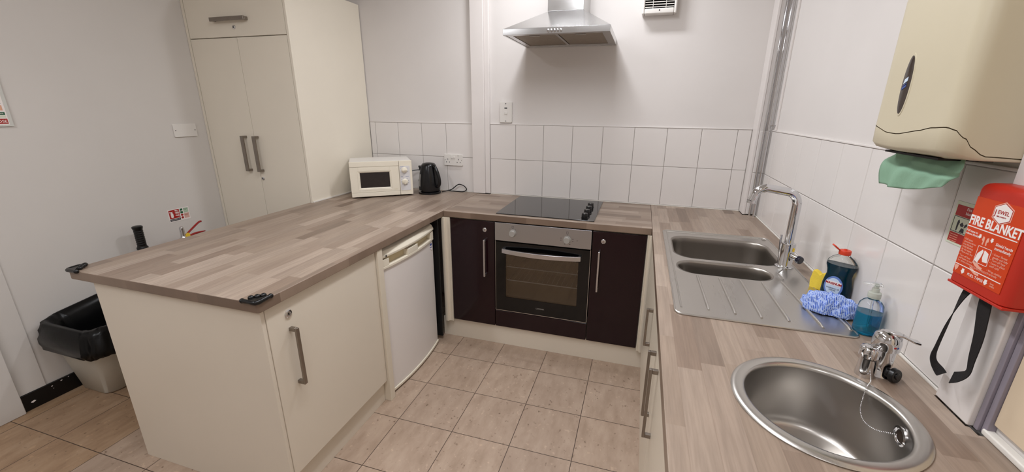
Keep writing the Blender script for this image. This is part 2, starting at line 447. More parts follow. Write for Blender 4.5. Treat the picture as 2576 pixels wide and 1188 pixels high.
# corner pipe boxing, tiled to splashback height
struct('trim_4', MB().box(-.072, -.058, -.098, .006, H+.002, CEIL-.01).box(-.058, -.030, -.094, .006, H+.002, CEIL-.01).box(-.03, .006, -.088, .006, H+.002, CEIL-.01), M_gloss_white, bevel=.002)
t3 = MB(); tiles(t3, on_back(0, 0, -.0995), [-.056, -.008], 0, bands)
struct('trim_5', t3, M_tile)
# right wall: white boxed pillar, lilac channel, painted board with ledge
struct('trim_6', MB().box(-.018, .012, -1.937, -1.838, H+.001, CEIL-.01), M_gloss_white, bevel=.003)
struct('trim_7', MB().box(-.008, .012, -1.949, -1.938, H+.001, CEIL-.01).box(-.003, .012, -1.962, -1.950, H+.001, CEIL-.01), M_purple, bevel=.0015)
struct('trim_8', MB().box(.003, .012, -3.4, -1.963, H+.03, 1.9), M_beigewall, bevel=.002)
struct('trim_9', MB().box(-.006, .012, -3.4, -1.955, H+.001, H+.014), M_sealant, bevel=.003)
# sealant lines at the worktop
struct('trim_10', MB().box(XC+.001, -1.926, -.006, .0, H, H+.005).box(-1.79, -.074, -.006, 0, H, H+.005).box(-.006, 0, -1.836, -.1, H, H+.006)
       .box(XC+.001, XC+.008, -.69, -.002, H, H+.009), M_sealant, bevel=.001)
# left wall: skirting, shallow pier and door lining
bbl = struct('baseboard_left', MB().box(XW, XW+.014, -1.934, YC-.02, 0, .092), M_skirt, bevel=.002)
for y_, z_, a_, b_ in ((-1.895, .040, .010, .006), (-1.815, .075, .004, .003), (-1.775, .083, .005, .003), (-1.745, .086, .003, .002), (-1.812, .060, .002, .002)):
    part('paint_chip', MB(on_left(y_, z_, XW+.0139)).prism([(a_, 0), (a_*.4, b_), (-a_*.6, b_*.7), (-a_, -b_*.2), (-a_*.2, -b_)], 0, .0004), M_white, bbl)
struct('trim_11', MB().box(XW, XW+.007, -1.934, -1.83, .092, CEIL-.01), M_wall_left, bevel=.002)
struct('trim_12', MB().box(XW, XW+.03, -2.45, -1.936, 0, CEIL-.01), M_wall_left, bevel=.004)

# ================================================================== WORKTOP
wt = thing('worktop', 'U-shaped wood-stave laminate worktop over the kitchen units', 'worktop', (-1.7, -.6, H-T))
pen = [(XE, YE), (XP, YE), (XP, -.004), (XC+.001, -.004), (XC+.001, YC-.004), (XE, YC-.004)]
def rc(poly, i, r, n=5):
    p = Vector(poly[i]); a = Vector(poly[i-1]); b = Vector(poly[(i+1) % len(poly)])
    p0 = p+(a-p).normalized()*r; p1 = p+(b-p).normalized()*r; out = []
    for k in range(n+1):
        t = k/n; out.append(tuple((1-t)**2*p0+2*t*(1-t)*p+t*t*p1))
    return out
pp = rc(pen, 0, .012)+rc(pen, 1, .012)+pen[2:]
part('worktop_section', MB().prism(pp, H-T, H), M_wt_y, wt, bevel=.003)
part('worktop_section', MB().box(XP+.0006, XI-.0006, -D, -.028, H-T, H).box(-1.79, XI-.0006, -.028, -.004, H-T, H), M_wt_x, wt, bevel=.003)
BOWL1 = rrect(-.535, -.098, -1.050, -.712, .085, 8)
BOWL2 = rrect(-.532, -.176, -1.236, -1.082, .074, 8)
RC = (-.286, -1.960)
circ = lambda r, n=48: [(RC[0]+r*math.cos(2*PI*i/n), RC[1]+r*math.sin(2*PI*i/n)) for i in range(n)]
rw = slab_with_holes([(XI, -2.60), (-.001, -2.60), (-.001, -1.962), (-.012, -1.962), (-.012, -1.938), (-.0185, -1.9375), (-.0185, -1.8375), (-.001, -1.8375), (-.001, -.1), (-.073, -.1), (-.073, -.004), (XI, -.004)],
                     [rrect(-.545, -.085, -1.245, -.70, .05), circ(.162)], H-T, H)
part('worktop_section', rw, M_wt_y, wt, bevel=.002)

# ================================================================== CABINETS
def bar_handle(parent, Mf, v0, v1, m=None, wd=.011, depth=.032, label=None):
    """square bar with a stand-off at each end; frame: u right, v up, w out of the door"""
    h = MB(Mf)
    h.box(-wd/2, wd/2, v0, v1, depth-.009, depth)
    h.box(-wd/2, wd/2, v0, v0+.014, 0, depth-.009); h.box(-wd/2, wd/2, v1-.014, v1, 0, depth-.009)
    return part('handle', h, m or M_nickel, parent, bevel=.0012, label=label)
def lock(parent, Mf, r=.0135):
    h = MB(Mf).lathe([(r, 0), (r, .003), (r*.85, .0048), (r*.55, .005), (r*.5, .0035)], n=24)
    o = part('lock', h, M_chrome, parent, smooth=True, label='round chrome lock')
    part('keyhole', MB(Mf).box(-.0012, .0012, -.004, .004, .0034, .0056), M_black, o)
    return o
# back run, left burgundy unit
c = thing('base_cabinet', 'gloss burgundy base cabinet left of the built-in oven', 'cabinet', (-1.694, -.3, .14))
part('carcass', MB().box(-1.844, -1.546, YD+.022, -.02, .142, H-T-.001), M_cream, c)
d = part('door', MB().box(-1.8415, -1.5445, YD, YD+.019, .143, .856), M_burg, c, bevel=.0015)
bar_handle(d, on_back(-1.604, 0, YD), .497, .743, M_handle_bright, wd=.010)
lock(d, on_back(-1.608, .802, YD))
# right burgundy unit
c = thing('base_cabinet', 'gloss burgundy base cabinet right of the built-in oven', 'cabinet', (-.793, -.3, .14))
part('carcass', MB().box(-.940, -.64, YD+.022, -.02, .142, H-T-.001), M_cream, c)
d = part('door', MB().box(-.9405, -.6425, YD, YD+.019, .143, .856), M_burg, c, bevel=.0015)
bar_handle(d, on_back(-.896, 0, YD), .492, .742, M_handle_bright, wd=.010)
lock(d, on_back(-.878, .800, YD))
# oven housing
OX0, OX1 = -1.5405, -.946
c = thing('oven_housing', 'burgundy fronted housing unit below the built-in oven', 'cabinet', (-1.243, -.3, .14))
part('carcass', MB().box(OX0, OX1, YD+.022, -.02, .142, .25), M_cream, c)
part('front_panel', MB().box(OX0, OX1, YD, YD+.019, .143, .257), M_burg, c, bevel=.0015)
# oven
ov = thing('built_in_oven', 'built-in electric oven with steel control panel and black glass door', 'oven', (-1.243, -.3, .26))
cx0, cx1, cz0, cz1 = -1.48, -1.006, .335, .69
bd = MB().box(OX0+.004, cx0, YD+.03, -.03, .262, H-T-.002).box(cx1, OX1-.004, YD+.03, -.03, .262, H-T-.002)
bd.box(cx0, cx1, YD+.03, -.03, .262, cz0).box(cx0, cx1, YD+.03, -.03, cz1, H-T-.002).box(cx0, cx1, -.10, -.03, cz0, cz1)
part('oven_body', bd, M_cavity, ov)
part('front_trim', MB().box(OX0, OX0+.003, YD+.004, YD+.028, .262, .738).box(OX1-.003, OX1, YD+.004, YD+.028, .262, .738).box(OX0+.003, OX1-.003, YD-.001, YD+.028, .262, .266), M_steel, ov)
cp = part('control_panel', MB().box(OX0, OX1, YD-.002, YD+.028, .742, .857), M_steel_oven, ov, bevel=.0015)
for kx, kz in ((-1.424, .797), (-1.088, .789)):
    kx_ = kx
    k = part('knob', MB(on_back(kx_, kz, YD-.002)).lathe([(.0235, 0), (.0235, .002), (.019, .003), (.0195, .020), (.0175, .0225)], n=32), M_grey, cp, smooth=True)
def mark(x0, x1, z0, z1): part('control_mark', MB(on_back(0, 0, YD-.002)).box(x0, x1, z0, z1, 0, .0005), M_ink, cp)
for a, b in ((-1.443, .822), (-1.405, .822), (-1.424, .827)): mark(a-.001, a+.001, b-.0012, b+.0012)
for dx in (-.037, .034):
    for dz in (.007, -.006): mark(-1.088+dx-.004, -1.088+dx+.003, .789+dz-.0014, .789+dz+.0014)
for dx in (-.013, .017): mark(-1.088+dx-.003, -1.088+dx+.003, .760, .763)
mark(-1.089, -1.087, .817, .822)
part('indicator_light', MB(on_back(-1.029, .789, YD-.002)).lathe([(.0024, 0), (.0024, .0006)], n=12), M_ink, cp)
def icon_sq(x, z): return MB(on_back(x, z, YD-.002)).box(-.006, .006, .0055, .007, 0, .0005).box(-.006, .006, -.007, -.0055, 0, .0005).box(-.006, -.0048, -.0055, .0055, 0, .0005).box(.0048, .006, -.0055, .0055, 0, .0005)
part('control_symbol', icon_sq(-1.088, .832), M_ink, cp)
part('control_symbol', icon_sq(-1.424, .836), M_ink, cp)
wx0, wx1, wz0, wz1 = -1.470, -1.014, .362, .655
dm = MB().box(OX0+.004, wx0, YD, YD+.026, .268, .734).box(wx1, OX1-.004, YD, YD+.026, .268, .734).box(wx0, wx1, YD, YD+.026, .268, wz0).box(wx0, wx1, YD, YD+.026, wz1, .734)
od = part('door', dm, M_ovenblk, ov, label='black glass oven door')
part('window', MB().box(wx0, wx1, YD+.002, YD+.006, wz0, wz1), M_glassdark, od)
hp = [(-1.489+.489*i/16, YD-.012-.034*math.sin(PI*i/16)**.8, 0) for i in range(17)]
hm = MB()
hm.loft([[(x, y, .669), (x, y-.011, .669), (x, y-.011, .697), (x, y, .697)] for x, y, _ in hp])
hm.box(-1.489, -1.472, YD-.014, YD+.001, .671, .695).box(-1.017, -1.0, YD-.014, YD+.001, .671, .695)
part('handle', hm, M_handle_bright, od, bevel=.0015, label='bowed satin metal handle')
text('brand_lettering', 'LAMONA', .0125, M_grey, od, on_back(-1.268, .306, YD-.0002))
for z in (.56, .468):
    rk = MB().tube([(cx0, YD+.034, z), (cx1, YD+.034, z)], .0032, 8).tube([(cx0, -.12, z), (cx1, -.12, z)], .0022, 8)
    for i in range(15): xx = cx0+.02+i*.031; rk.tube([(xx, YD+.05, z+.003), (xx, -.12, z+.003)], .0012, 6)
    part('rack', rk, mat('oven_rack_wire', srgb(236, 234, 230), .3, metal=.2, var=.03), ov, smooth=True)
# hob
hb = thing('ceramic_hob', 'black ceramic hob set in the worktop above the oven', 'hob', (-1.243, -.3, H))
part('glass_top', MB().prism(rrect(-1.545, -.941, -.578, -.03, .006, 3), H+.0003, H+.0055), M_blackgl, hb, bevel=.0012)
for y in (-.517, -.418, -.325, -.232):
    k = part('knob', MB().lathe([(.022, 0), (.022, .002), (.0195, .003), (.0185, .026), (.017, .028)], (-1.004, y, H+.0055), 24), M_blackpl, hb, smooth=True)
    part('pointer', MB().box(-1.0055, -1.0025, y-.016, y+.001, H+.0333, H+.0342), M_grey, k)
# corner posts
def post(x0, x1, label, sgn):
    pr = [(x0, -.60), (x0, -.618), (x0+.012, -.626), (x0+.024, -.626), (x0+.030, -.612), (x1-.012, -.611), (x1-.004, -.615), (x1, -.609), (x1, -.60)]
    if sgn < 0: pr = [(x0+x1-a, b) for a, b in pr]
    single('corner_post', MB().prism(pr, .128, H-T-.002), M_cream_edge, label, 'corner post', bevel=.001)
post(-1.902, -1.845, 'cream moulded corner post between the fridge gap and the burgundy door', 1)
post(-.6395, -.596, 'cream moulded corner post at the right end of the burgundy doors', -1)
# plinths
single('plinth', MB().box(-1.93, PLX-.001, PLY, PLY+.016, 0, .139), M_cream, 'cream plinth board under the burgundy doors and oven', 'plinth', bevel=.001)
single('plinth', MB().box(PLX, PLX+.016, -2.58, PLY-.002, 0, .139), M_cream, 'cream plinth board under the sink run', 'plinth', bevel=.001)
single('plinth', MB().box(-1.945, -1.929, -1.908, -1.302, 0, .128), M_cream, 'cream plinth board under the peninsula cupboard door', 'plinth', bevel=.001)
# right run: three doors below the sinks
def right_unit(y0, y1, hy, z0, z1, label):
    c = thing('base_cabinet', label, 'cabinet', (-.3, (y0+y1)/2, .14))
    cm = MB().box(-.592, -.574, y0+.001, y1-.001, .142, H-T-.001).box(-.574, -.02, y0+.001, y0+.017, .142, H-T-.2).box(-.574, -.02, y1-.017, y1-.001, .142, H-T-.2).box(-.574, -.02, y0+.017, y1-.017, .142, .158)
    part('carcass', cm, M_cream, c)
    d = part('door', MB().box(-.6115, -.5935, y0+.002, y1-.002, .143, .856), M_cream_edge, c, bevel=.0015)
    bar_handle(d, on_right(hy, 0, -.6115), z0, z1, M_nickel, depth=.026)
right_unit(-1.33, -.66, -1.295, .585, .755, 'cream base cabinet under the drainer sink, next to the back corner')
right_unit(-1.71, -1.332, -1.645, .525, .778, 'cream base cabinet with a bar handle between the drainer and the round basin')
right_unit(-2.30, -1.712, -1.778, .556, .800, 'cream base cabinet under the round basin')
# peninsula: end panel, cupboard, fridge, spacer panel, rear panel
single('end_panel', MB().box(-2.747, -1.9085, -1.9345, -1.9195, 0, H-T-.001), M_cream, 'large cream end panel closing the free end of the peninsula', 'panel', bevel=.001)
single('rear_panel', MB().box(-2.747, -2.731, -1.918, YC-.01, 0, H-T-.001), M_cream, 'cream rear panel under the outer side of the peninsula', 'panel', bevel=.001)
c = thing('base_cabinet', 'cream base cabinet with lock and bar handle at the end of the peninsula', 'cabinet', (-2.15, -1.61, .13))
part('carcass', MB().box(-2.45, -1.9265, -1.917, -1.302, .13, H-T-.001), M_cream, c)
d = part('door', MB().box(-1.9245, -1.9055, -1.9185, -1.3035, .130, .857), M_cream, c, bevel=.0015)
Mp = lambda y, z, x=-1.9055: frame((x, y, z), (0, 1, 0), (0, 0, 1))
bar_handle(d, Mp(-1.830, 0), .504, .745, M_nickel, wd=.014, depth=.034)
lock(d, Mp(-1.829, .799), .0155)
single('spacer_panel', MB().box(-2.45, -1.892, -1.300, -1.262, 0, H-T-.001), M_cream_edge, 'narrow cream upright panel between the peninsula door and the fridge', 'panel', bevel=.0015)
single('gap_shade_sheet', MB().box(-2.60, -1.905, -.664, -.652, .03, H-T-.001), M_black, 'added black sheet standing in for the dark void between the fridge and the corner post', 'board')  # added black sheet in place of the shade in the empty gap
# fridge
FY0, FY1 = -1.249, -.705
fr = thing('fridge', 'white under-counter fridge with cream top trim in the peninsula', 'fridge', (-2.2, -.977, 0))
def fx(y, base=-1.925, bulge=.024):
    t = (y-(FY0+FY1)/2)/((FY1-FY0)/2); return base+bulge*(1-t*t)
def curved(z0, z1, base, back, y0=FY0, y1=FY1, n=18, bulge=.024):
    yy = [y0+(y1-y0)*i/n for i in range(n+1)]
    poly = [(back, y0)]+[(fx(y, base, bulge), y) for y in yy]+[(back, y1)]
    return MB().prism(poly, z0, z1)
part('fridge_body', MB().box(-2.44, -1.972, FY0+.004, FY1-.004, .035, .80), M_fridge, fr, bevel=.004)
fd = part('door', curved(.028, .736, -1.922, -1.968), M_fridge, fr, bevel=.003)
part('door_gasket', curved(.012, .027, -1.915, -1.968), M_creampl, fd, bevel=.002, label='cream lower edge strip')
gs = part('toe_recess', MB().box(-2.40, -1.955, FY0+.01, FY1-.01, .002, .011), M_black, fr)
# handle strip with two finger recesses
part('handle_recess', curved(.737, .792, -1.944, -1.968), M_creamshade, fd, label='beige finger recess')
hs = curved(.737, .752, -1.915, -1.968)
def seg(y0, y1, z0, z1, base=-1.915): return curved(z0, z1, base, -1.968, y0, y1, 6)
for a, b, z1 in ((FY0, FY0+.058, .790), (FY0+.215, FY1-.225, .786), (FY1-.045, FY1, .792)):
    sm = seg(a, b, .752, z1); hs.f += [tuple(i+len(hs.v) for i in f) for f in sm.f]; hs.v += sm.v
part('handle', hs, M_creampl, fd, bevel=.0022, label='cream handle strip')
yy = [FY0+(FY1-FY0)*i/18 for i in range(19)]
rings = []
for y in yy:
    x = fx(y, -1.912)
    rings.append([(-2.44, y, .800), (x, y, .800), (x+.001, y, .812), (x-.012, y, .834), (x-.045, y, .848), (-2.44, y, .852)])
part('top_cover', MB().loft(rings), M_creampl, fr, bevel=.002, label='cream top cover')
def fridge_face(y, z, off=.0006, base=-1.922): return frame((fx(y, base)+off, y, z), (0, 1, 0), (0, 0, 1))
text('brand_lettering', 'BEKO', .014, M_ink, fr, frame((fx(-1.215, -1.912)+.002, -1.22, .803), (-.065, 1, 0), (0, 0, 1)), bold=.0006)
st = part('energy_sticker', MB(fridge_face(FY1-.035, .66, .001)).box(-.016, .012, .02, .068, 0, .0006), M_white, fd)
part('sticker_print', MB(fridge_face(FY1-.035, .66, .0016)).box(-.013, .009, .048, .062, 0, .0005).box(-.013, .009, .034, .040, 0, .0005).box(-.013, -.006, .024, .028, 0, .0005), M_mark, st)

# ================================================================== TALL CUPBOARD
cb = thing('tall_cupboard', 'tall cream store cupboard with double doors and a flap above', 'cupboard', (-3.235, -.35, 0))
CT = 2.25
part('carcass', MB().box(XW+.004, XC-.019, YC+.022, -.002, 0, CT-.004).box(XW+.002, XW+.022, YC-.002, YC+.022, 0, CT-.004), M_cream_tall, cb)
part('side_panel', MB().box(XC-.018, XC, YC-.001, -.001, 0, CT), M_cream_tall, cb, bevel=.0015)
ZS = 1.944
def cdoor(x0, x1, z0, z1, name='door'): return part(name, MB().box(x0, x1, YC-.0005, YC+.019, z0, z1), M_cream_tall, cb, bevel=.0012)
dl = cdoor(XW+.026, -3.2335, .12, ZS-.003); dr = cdoor(-3.2305, XC-.021, .12, ZS-.003)
fl = cdoor(XW+.026, XC-.021, ZS+.002, CT-.003, 'flap_door')
part('plinth_board', MB().box(XW+.026, XC-.021, YC+.04, YC+.056, 0, .118), M_cream_tall, cb)
for dd, hx in ((dl, -3.306), (dr, -3.205)):
    bar_handle(dd, on_back(hx, 0, YC-.0005), 1.096, 1.334, M_nickel, wd=.026, depth=.034)
lock(dr, on_back(-3.214, 1.046, YC-.0005), .012)
h = MB(on_back(0, 0, YC-.0005)); h.box(-3.393, -3.118, 2.033, 2.056, .024, .034); h.box(-3.393, -3.376, 2.035, 2.054, 0, .024).box(-3.135, -3.118, 2.035, 2.054, 0, .024)
part('handle', h, M_nickel, fl, bevel=.0012)
lock(fl, on_back(-3.238, 2.000, YC-.0005), .012)

# ================================================================== HOOD, VENT, SWITCHES
hd = thing('cooker_hood', 'stainless steel chimney cooker hood above the hob', 'cooker hood', (-1.23, -.25, 1.92))
X0, X1 = -1.523, -.931; Z0, Z1 = 1.920, 1.952
ch0, ch1 = -1.322, -1.109
cm = MB()
cm.loft([[(X0, -.5, Z1), (X1, -.5, Z1), (X1, .004, Z1), (X0, .004, Z1)], [(ch0, -.272, 2.076), (ch1, -.272, 2.076), (ch1, .004, 2.076), (ch0, .004, 2.076)]], cap0=False)
part('canopy', cm, M_steel, hd)
bm_ = MB().box(X0, X1, -.5, -.488, Z0, Z1).box(X0, X0+.012, -.488, .004, Z0, Z1).box(X1-.012, X1, -.488, .004, Z0, Z1).box(X0+.012, X1-.012, -.008, .004, Z0, Z1)
part('rim_band', bm_, M_steel, hd, bevel=.001)
un = MB().box(X0+.012, X1-.012, -.488, -.455, Z0+.002, Z0+.012).box(X0+.012, X1-.012, -.07, -.008, Z0+.002, Z0+.012).box(X0+.012, X0+.045, -.455, -.07, Z0+.002, Z0+.012).box(X1-.045, X1-.012, -.455, -.07, Z0+.002, Z0+.012).box(-1.235, -1.219, -.455, -.07, Z0+.002, Z0+.012)
part('underside_frame', un, M_steel, hd)
for a, b in ((X0+.045, -1.236), (-1.218, X1-.045)):
    f_ = part('grease_filter', MB().box(a+.002, b-.002, -.453, -.072, Z0+.004, Z0+.010), M_filter, hd)
    part('filter_catch', MB().box((a+b)/2-.03, (a+b)/2+.03, -.435, -.425, Z0+.0005, Z0+.004), M_steel, f_, bevel=.001)
part('chimney', MB().box(ch0, ch1, -.270, .004, 2.078, CEIL-.003), M_steel, hd, bevel=.002)
for i in range(5):
    part('button', MB(on_back(-1.262+i*.0175, 1.936, -.5)).lathe([(.0062, 0), (.0062, .006), (.005, .0075)], n=16, sy=1.5), M_chrome, hd, smooth=True)
vn = thing('extractor_vent', 'small cream slatted extractor vent high on the back wall', 'vent', (-.69, 0, 2.07))
vf = MB().box(-.79, -.775, -.058, .004, 2.078, 2.272).box(-.608, -.593, -.058, .004, 2.078, 2.272).box(-.775, -.608, -.058, .004, 2.078, 2.108).box(-.775, -.608, -.058, .004, 2.256, 2.272)
part('housing', vf, M_whitepl, vn, bevel=.006)
part('louvre_back', MB().box(-.775, -.608, -.02, .004, 2.108, 2.256), M_black, vn)
for i in range(11):
    z = 2.113+i*.0135
    part('louvre', MB().loft([[(-.774, -.052, z), (-.609, -.052, z), (-.609, -.052, z+.004), (-.774, -.052, z+.004)], [(-.774, -.024, z+.007), (-.609, -.024, z+.007), (-.609, -.024, z+.011), (-.774, -.024, z+.011)]]), M_whitepl, vn)
for x_ in (-.73, -.656): part('louvre_rib', MB().box(x_, x_+.003, -.054, -.02, 2.108, 2.256), M_whitepl, vn)
part('screw', MB(on_back(-.69, 2.096, -.058)).lathe([(.004, 0), (.004, .001)], n=12), M_black, vn)
cs = thing('cooker_switch', 'white vertical cooker isolator switch plate above the tiles', 'switch', (-1.668, 0, 1.43))
part('plate', MB(on_back(-1.668, 1.501)).prism(rrect(-.045, .045, -.071, .071, .006, 4), -.004, .009), M_whitepl, cs, bevel=.002)
part('indicator', MB(on_back(-1.668, 1.530)).box(-.010, .010, -.004, .004, .009, .0102), M_ink, cs)
part('rocker', MB(on_back(-1.668, 1.497)).box(-.011, .011, -.009, .009, .009, .013), M_whitepl, cs, bevel=.0015)
part('screw', MB(on_back(-1.668, 1.560)).lathe([(.0035, 0), (.0035, .0098)], n=12), M_ink, cs)
part('screw', MB(on_back(-1.668, 1.441)).lathe([(.0035, 0), (.0035, .0098)], n=12), M_ink, cs)
sk = thing('double_socket', 'white double wall socket on the tiles above the kettle cable', 'socket', (-2.092, 0, 1.10))
Ms = on_back(-2.092, 1.145)
part('plate', MB(Ms).prism(rrect(-.077, .077, -.043, .043, .006, 4), .0, .010), M_whitepl, sk, bevel=.002)
for sx in (-.010, .010): part('switch_rocker', MB(Ms).box(sx-.0065, sx+.0065, .012, .030, .010, .0145), M_whitepl, sk, bevel=.0015)
def hole(a, b, c_, d_, nm='socket_hole'): part(nm, MB(Ms).box(a, b, c_, d_, .010, .0106), M_ink, sk)
for sx in (-.045, .045):
    hole(sx-.002, sx+.002, .000, .010); hole(sx-.016, sx-.009, -.019, -.014); hole(sx+.009, sx+.016, -.019, -.014)
for sx in (-.068, .068): hole(sx-.002, sx+.002, -.002, .002, 'screw')
text('rating_mark', 'MK', .008, M_grey, sk, Ms @ Matrix.Translation((.036, .030, .0101)))
bp = thing('blanking_plate', 'white rectangular blanking plate on the left wall', 'wall plate', (XW, -.84, 1.33))
Mb_ = on_left(-.838, 1.368)
part('plate', MB(Mb_).prism(rrect(-.073, .073, -.042, .042, .006, 4), 0, .009), M_whitepl, bp, bevel=.002)
for s_ in (-1, 1): part('screw', MB(Mb_).lathe([(.003, .0), (.003, .0098)], (s_*.062, 0, 0), 12), M_ink, bp)

# pipes in the corner
pp_ = thing('pipe', 'chrome-plated pipe nearest the boxing in the right back corner', 'pipe', (-.036, -.114, H))
part('tube', MB().tube([(-.036, -.112, H), (-.036, -.112, CEIL)], .0072, 14), M_chrome, pp_, smooth=True)
p2 = thing('pipe', 'chrome-plated pipe nearest the right wall, with a wall clip', 'pipe', (-.017, -.134, H))
part('tube', MB().tube([(-.0175, -.134, H), (-.0175, -.134, CEIL)], .0072, 14), M_chrome, p2, smooth=True)
part('wall_clip', MB().tube([(-.017, -.134, 1.447), (.006, -.160, 1.447)], .004, 10).lathe([(.0095, 0), (.0095, .012)], (-.0175, -.134, 1.441), 18).cyl((.006, -.178, 1.447), (-.008, -.178, 1.447), .006), M_chrome, p2, smooth=True)
single('conduit', MB().box(-.004, .006, -.200, -.190, ZT+.008, CEIL-.003), M_gloss_white, 'thin white conduit running up the right wall beside the pipes', 'conduit', bevel=.002)

# ================================================================== KETTLE AND MICROWAVE
mw = thing('microwave', 'cream compact microwave with two dials at the cupboard corner', 'microwave', (-2.645, -.51, H))
A = math.atan2(.26, .335); ca, sa = math.cos(A), math.sin(A)
W_, D_, Z0m, Z1m = .424, .275, .010, .258
Mm = frame((-2.645, -.51, H), (ca, sa, 0), (0, 0, 1))     # u along the front, v up, w out of the front
part('body', MB(Mm).box(.003, W_-.003, Z0m, Z1m, -D_, -.016), M_whitepl, mw, bevel=.004)
part('top_rail', MB(Mm).box(0, W_*.782, Z1m-.036, Z1m, -.016, .0), M_creampl, mw, bevel=.0025)
part('bottom_rail', MB(Mm).box(0, W_*.782, Z0m, Z0m+.030, -.016, 0), M_creampl, mw, bevel=.0025)
wd0, wd1, wv0, wv1 = .058, .268, .068, .186
dd = MB(Mm).box(.0, wd0, Z0m+.031, Z1m-.037, -.016, .0).box(wd1, W_*.78, Z0m+.031, Z1m-.037, -.016, 0).box(wd0, wd1, Z0m+.031, wv0, -.016, 0).box(wd0, wd1, wv1, Z1m-.037, -.016, 0)
md = part('door', dd, M_creampl, mw, bevel=.0008)
wf = MB(Mm)
o_, i_ = [(wd0-.008, wv0-.008), (wd1+.008, wv0-.008), (wd1+.008, wv1+.008), (wd0-.008, wv1+.008)], [(wd0+.008, wv0+.006), (wd1-.004, wv0+.006), (wd1-.004, wv1-.006), (wd0+.008, wv1-.006)]
wf.loft([[(a, b, .0015) for a, b in o_], [(a, b, -.0065) for a, b in i_]], False, False)
part('window_bezel', wf, M_creampl, md)
part('window', MB(Mm).box(wd0+.004, wd1-.001, wv0+.003, wv1-.003, -.012, -.006), mat('microwave_window', srgb(44, 38, 36), .12, var=.15, vscale=40), md)
text('brand_lettering', 'ONN', .010, M_creamshade, md, Mm @ Matrix.Translation((.290, .052, .0002)))
part('side_frame', MB(Mm).box(W_*.786, W_, Z0m, Z1m, -.016, -.001), M_creampl, mw, bevel=.003)
cpn = part('control_panel', MB(Mm).prism(rrect(W_*.796, W_-.016, Z0m+.032, Z1m-.038, .008, 4), -.004, .0008), M_mwpanel, mw)
for v in (.190, .106):
    k = part('dial', MB(Mm).lathe([(.021, 0), (.021, .002), (.0175, .004), (.0165, .017), (.015, .018)], (.369, v, .0008), 32), M_creampl, cpn, smooth=True)
    g_ = MB(Mm).box(.369-.0155, .369+.0155, v-.003, v+.003, .0185, .0245) if v > .15 else MB(Mm).box(.369-.003, .369+.003, v-.0155, v+.0155, .0185, .0245)
    part('dial_grip', g_, M_creampl, k, bevel=.001)
tk = MB(Mm)
for v, n in ((.190, 5), (.106, 9)):
    for i in range(n):
        a = PI*(1.15-1.3*i/(n-1)) if n == 5 else PI*(.5+1.7*(i/(n-1)))+.3
        x_, y_ = .369+.0265*math.cos(a), v+.0265*math.sin(a); tk.box(x_-.0022, x_+.0022, y_-.0011, y_+.0011, .0008, .0012)
part('dial_markings', tk, M_ink, cpn)
text('dial_lettering', 'POWER', .0062, M_mark, cpn, Mm @ Matrix.Translation((.341, .2115, .0009)))
text('dial_lettering', 'TIME', .0062, M_mark, cpn, Mm @ Matrix.Translation((.342, .139, .0009)))
text('dial_lettering', 'DEFROST', .0055, M_mark, cpn, Mm @ Matrix.Translation((.375, .140, .0009)))
for u in (.03, W_-.03):
    for w_ in (-.035, -D_+.03): part('foot', MB(Mm).lathe([(.010, 0), (.010, .0105)], M=Matrix.Translation((u, 0, w_)) @ Matrix.Rotation(-PI/2, 4, 'X'), n=12), M_black, mw)
# local frame has v up, so give the feet their vertical axis explicitly
kt = thing('kettle', 'black plastic jug kettle on its base beside the microwave', 'kettle', (-2.237, -.135, H))
KC = (-2.237, -.135, H)
part('power_base', MB().lathe([(.078, 0), (.083, .003), (.083, .014), (.074, .020)], KC, 40), M_blackpl, kt, smooth=True)
kb = part('jug', MB().lathe([(.070, .021), (.079, .024), (.080, .050), (.077, .10), (.070, .150), (.061, .190), (.056, .206)], KC, 44), M_blackpl, kt, smooth=True)
part('lid', MB().lathe([(.056, .206), (.054, .214), (.044, .226), (.02, .232), (.002, .233)], KC, 40), M_blackpl, kt, smooth=True)
sp = MB(); kx, ky, kz = KC
sp.loft([[(kx-.045, ky-.028, kz+.20), (kx-.045, ky+.02, kz+.20), (kx-.045, ky+.02, kz+.150), (kx-.045, ky-.028, kz+.150)], [(kx-.078, ky-.022, kz+.208), (kx-.078, ky+.006, kz+.208), (kx-.068, ky+.006, kz+.178), (kx-.068, ky-.022, kz+.178)]])
part('spout', sp, M_blackpl, kt, bevel=.004)
part('handle', MB().tube([(kx+.045, ky-.02, kz+.215), (kx+.066, ky-.026, kz+.205), (kx+.088, ky-.034, kz+.17), (kx+.103, ky-.038, kz+.125), (kx+.104, ky-.038, kz+.085), (kx+.090, ky-.034, kz+.062), (kx+.072, ky-.027, kz+.060)], [.012]*6*5+[.012], 12, smooth=5), M_blackpl, kt, smooth=True)
def kp(ang, r, z): return (kx+r*math.cos(math.radians(ang)), ky+r*math.sin(math.radians(ang)), kz+z)
part('water_gauge', MB().loft([[kp(228, r, z), kp(240, r, z), kp(240, r+.0025, z), kp(228, r+.0025, z)] for z, r in ((.06, .0793), (.10, .0769), (.15, .0699))]), M_grey, kb, label='grey translucent water gauge')
Mk = frame(kp(236, .0815, .030), (.94, -.34, 0), (0, 0, 1))
text('brand_lettering', 'Russell\nHobbs', .0105, M_grey, kb, Mk @ Matrix.Translation((0, 0, .012)))
single('kettle_cable', MB().tube([(-2.154, -.098, H+.008), (-2.13, -.05, H+.010), (-2.10, -.035, H+.020), (-2.06, -.028, H+.052), (-2.035, -.026, H+.060), (-2.0, -.024, H+.048), (-1.982, -.024, H+.022), (-2.01, -.026, H+.005), (-2.06, -.03, H+.004), (-2.12, -.05, H+.010)], .0038, 8, smooth=6), M_rubber, 'black kettle cable looping up the tiles right of the kettle', 'cable', smooth=True)
